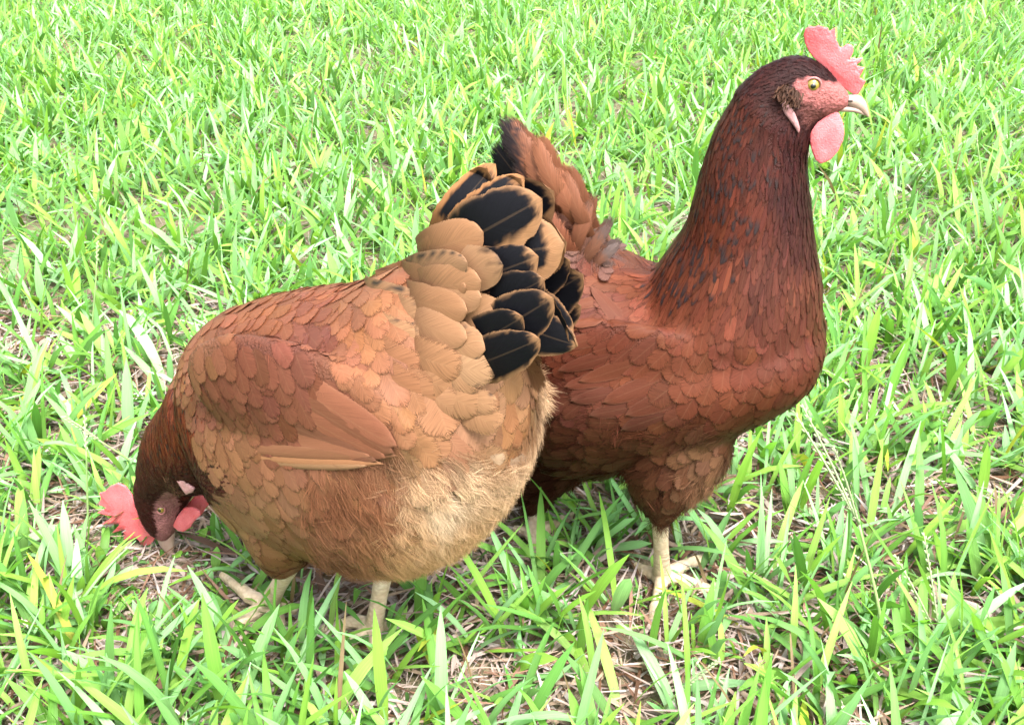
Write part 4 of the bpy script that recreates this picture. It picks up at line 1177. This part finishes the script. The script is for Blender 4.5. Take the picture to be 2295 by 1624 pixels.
def tail(b):
    ns = nrm(PL.side + np.array([0, 0, .20]) - PL.h * .25)
    bp = black_pattern
    # root, tip (outline units), distance of both from the bird's mid plane, width, pattern, bow, twist
    rows = [
        ((330, 760), (600, 350), .004, .004, 190, bp(.35, .22, .05, (214, 150, 96), lower=.0), .014, -.3),
        ((380, 780), (755, 422), .008, .008, 210, bp(.25, .12, .04, (214, 150, 96), lower=.12), .014, -.2),
        ((640, 960), (1075, 1290), -.004, .000, 250, bp(.05, .02, .03), .006, .02),
        ((620, 1120), (1095, 1340), .000, .004, 230, bp(.05, .02, .02), .006, .02),
        ((620, 800), (990, 780), .006, .010, 330, bp(.15, .13, .14, lower=.22), .010, .0),
        ((400, 790), (852, 540), .014, .020, 310, bp(.20, .02, .035, lower=.34), .012, .0),
        ((400, 990), (838, 858), .020, .026, 260, bp(.20, .0, .035, lower=.34), .010, .0),
        ((520, 1150), (880, 985), .022, .030, 230, bp(.05, -.02, .01), .008, .0),
        ((480, 1340), (922, 1100), .026, .036, 270, bp(.05, .02, .02), .010, .0),
        ((420, 1380), (760, 1200), .032, .042, 230, bp(.05, -.02, .01), .008, .0),
        ((430, 1450), (842, 1330), .036, .046, 230, bp(.08, .03, .02, lower=.06), .010, .0)]
    for r_, t_, bo, to, w, pat, bow, tw in rows:
        b.free_feather(PL.at(*Z4(*r_), to * .2), PL.at(*Z4(*t_), to), w * .3992 * .80 / FPX, ns, bow=bow, cup=.09, pat=pat, twist=tw, rag=.04, notch=3, point=1.4 if tw > .01 else 2.0)
    def lat_at(u, v, fall):
        h = b.bvh.ray_cast(Vector(CAM), Vector(ray(u, v)))
        return PL.lat(np.array(h[0])) if h[0] is not None else fall
    cov = []          # tip, length, width, pattern, colour
    for x, ys in ((210, (1060, 1160, 1310, 1460, 1600)), (320, (960, 1080, 1230, 1380, 1530, 1660)), (430, (860, 1010, 1160, 1310, 1450, 1590, 1720)), (540, (690, 960, 1090, 1380, 1570, 1690)), (650, (1680, 1780))):
        for y in ys:
            cov.append(((x + random.uniform(-28, 28), y + random.uniform(-28, 28)), 330, random.uniform(165, 215), None if random.random() < .7 else speckle((214, 160, 118), .72), tuple(np.array((212, 156, 114)) + random.uniform(-9, 9))))
    cov += [((645, 895), 400, 225, dark_tip(.90, (214, 162, 120), (46, 40, 40), .05), None), ((440, 885), 280, 180, speckle(), None), ((525, 690), 330, 150, None, (216, 156, 112)),
            ((706, 1225), 380, 225, speckle((218, 164, 120), .9), None), ((626, 1490), 370, 205, speckle((218, 168, 126), .9), None)]
    for k, ((tx, ty), L, w, pat, col) in enumerate(cov):
        ang = np.interp(ty, (650, 900, 1200, 1500, 1750), (-.50, -.02, .40, .42, .75)) + np.interp(tx, (200, 600), (.25, 0)) + random.gauss(0, .07)
        tu, tv = Z4(tx, ty); ru, rv = Z4(tx - L * math.cos(ang), ty - L * math.sin(ang))
        lr = lat_at(ru, rv, -1.0)
        if lr < -.5 and tx < 460: continue
        root = PL.at(ru, rv, (lr if lr > -.5 else .020) - .008)
        tip = PL.at(tu, tv, max(lat_at(tu, tv, .0), np.interp(tx, (200, 300, 450, 720), (.0, .03, .042, .030)) * np.interp(ty, (650, 900, 1500), (.55, .9, 1.1))) + .004)
        if col is not None and tx < 480: col = tuple(np.array(col) - (480 - tx) / 280 * np.array((14, 20, 16)))
        b.free_feather(root, tip, w * .3992 * .80 / FPX, ns, bow=.008, cup=.10, pat=pat, col=col or (214, 158, 116), name='tail_covert', point=2.8, rag=.02, notch=1, ns=18, nt=10, base_f=.6, mscale=.6, mirror=ty > 1000)

# ------------------------------------------------------------------ seed stalks
M_STALK = plain('grass_stalk', (0.20, 0.30, 0.10), 0.55, 0.4, scale=60.0, col2=(0.15, 0.21, 0.08))
M_SEED = plain('grass_seed', (0.30, 0.36, 0.20), 0.6, 0.4, scale=400.0, col2=(0.16, 0.20, 0.09))
def stalk(label, base, knots, spikes, r=.0011):
    """stem through points above its foot; spikes: (tip, seeds)"""
    g0 = on_ground(*base)
    def up(u, v, dy):
        q = ray(u, v); return CAM + q * ((g0[1] + dy - CAM[1]) / q[1])
    root = bpy.data.objects.new('seed_stalk', None); scene.collection.objects.link(root)
    root.location = g0; root.empty_display_size = .02
    bpy.context.view_layer.update()
    root['label'] = label; root['category'] = 'grass stalk'; root['group'] = 'seed stalks in the lawn'
    P = [g0 - np.array([0, 0, .004])] + [up(u, v, dy) for u, v, dy in knots]
    V, F = tube(P, np.linspace(r, r * .6, len(P)), k=6, seg=7)
    link('stem', mesh_from('stem', V, F), M_STALK, root)
    for (u, v, dy), ns in spikes:
        a, t = P[-1], up(u, v, dy)
        ms = [tube([a, (a + t) / 2 + np.array([0, 0, .002]), t], [r * .55, r * .5, r * .3], k=5, seg=6)]
        d = nrm(t - a); lat = nrm(np.cross(d, FW)); q = np.cross(d, lat)
        for i in range(ns):
            c = a + (t - a) * ((i + .6) / ns) + (lat * (1 if i % 2 else -1) * .0009)
            o = nrm(d + lat * (.35 if i % 2 else -.35))
            ms.append(ellipsoid(c, [o * .0019, np.cross(o, q) * .00075, q * .00075], 6, 5))
        V, F = cat(ms)
        link('seed_spike', mesh_from('seed_spike', V, F), M_SEED, root)
def stalks():
    stalk('tall pale seed stalk leaning left below the standing hen\'s breast', (1991, 1482), [(1965, 1340, .01), (1925, 1175, .02)], [((1797, 905, .03), 26), ((1775, 915, .05), 24), ((1868, 1000, .00), 16)], .0016)
    stalk('short forked seed stalk at lower right with two curved spikes', (2112, 1470), [(2108, 1440, .0)], [((2005, 1241, .01), 26), ((2070, 1192, .02), 26)], .0013)
    stalk('thin dark upright stalk in the grass above the pecking hen\'s head', (205, 800), [(207, 730, .0), (214, 640, .0), (217, 585, .005)], [((219, 540, .01), 9)], .0012)
    stalk('slender upright stalk just left of the pecking hen\'s comb', (197, 1215), [(196, 1120, .0), (193, 1010, .0)], [((190, 930, .01), 12)], .0011)
    stalk('pale seed stalk slanting down towards the pecking hen\'s neck', (330, 1085), [(300, 1040, -.01), (220, 985, -.02)], [((140, 932, -.03), 20)], .0013)
    stalk('dark thin stalk behind the pecking hen\'s back', (520, 560), [(512, 510, .0), (498, 450, .0)], [((490, 410, .0), 8)], .0016)
    stalk('tall thin stalk in the far grass near the right edge', (2205, 480), [(2200, 400, .0), (2190, 320, .0)], [((2186, 280, .0), 8)], .0018)
    stalk('white flecked seed spike lying low in the front grass', (1470, 1600), [(1520, 1550, -.005)], [((1614, 1476, -.01), 26)], .0012)


standing = standing_hen()
pecking = pecking_hen()
stalks()
make_straw()
make_grass()
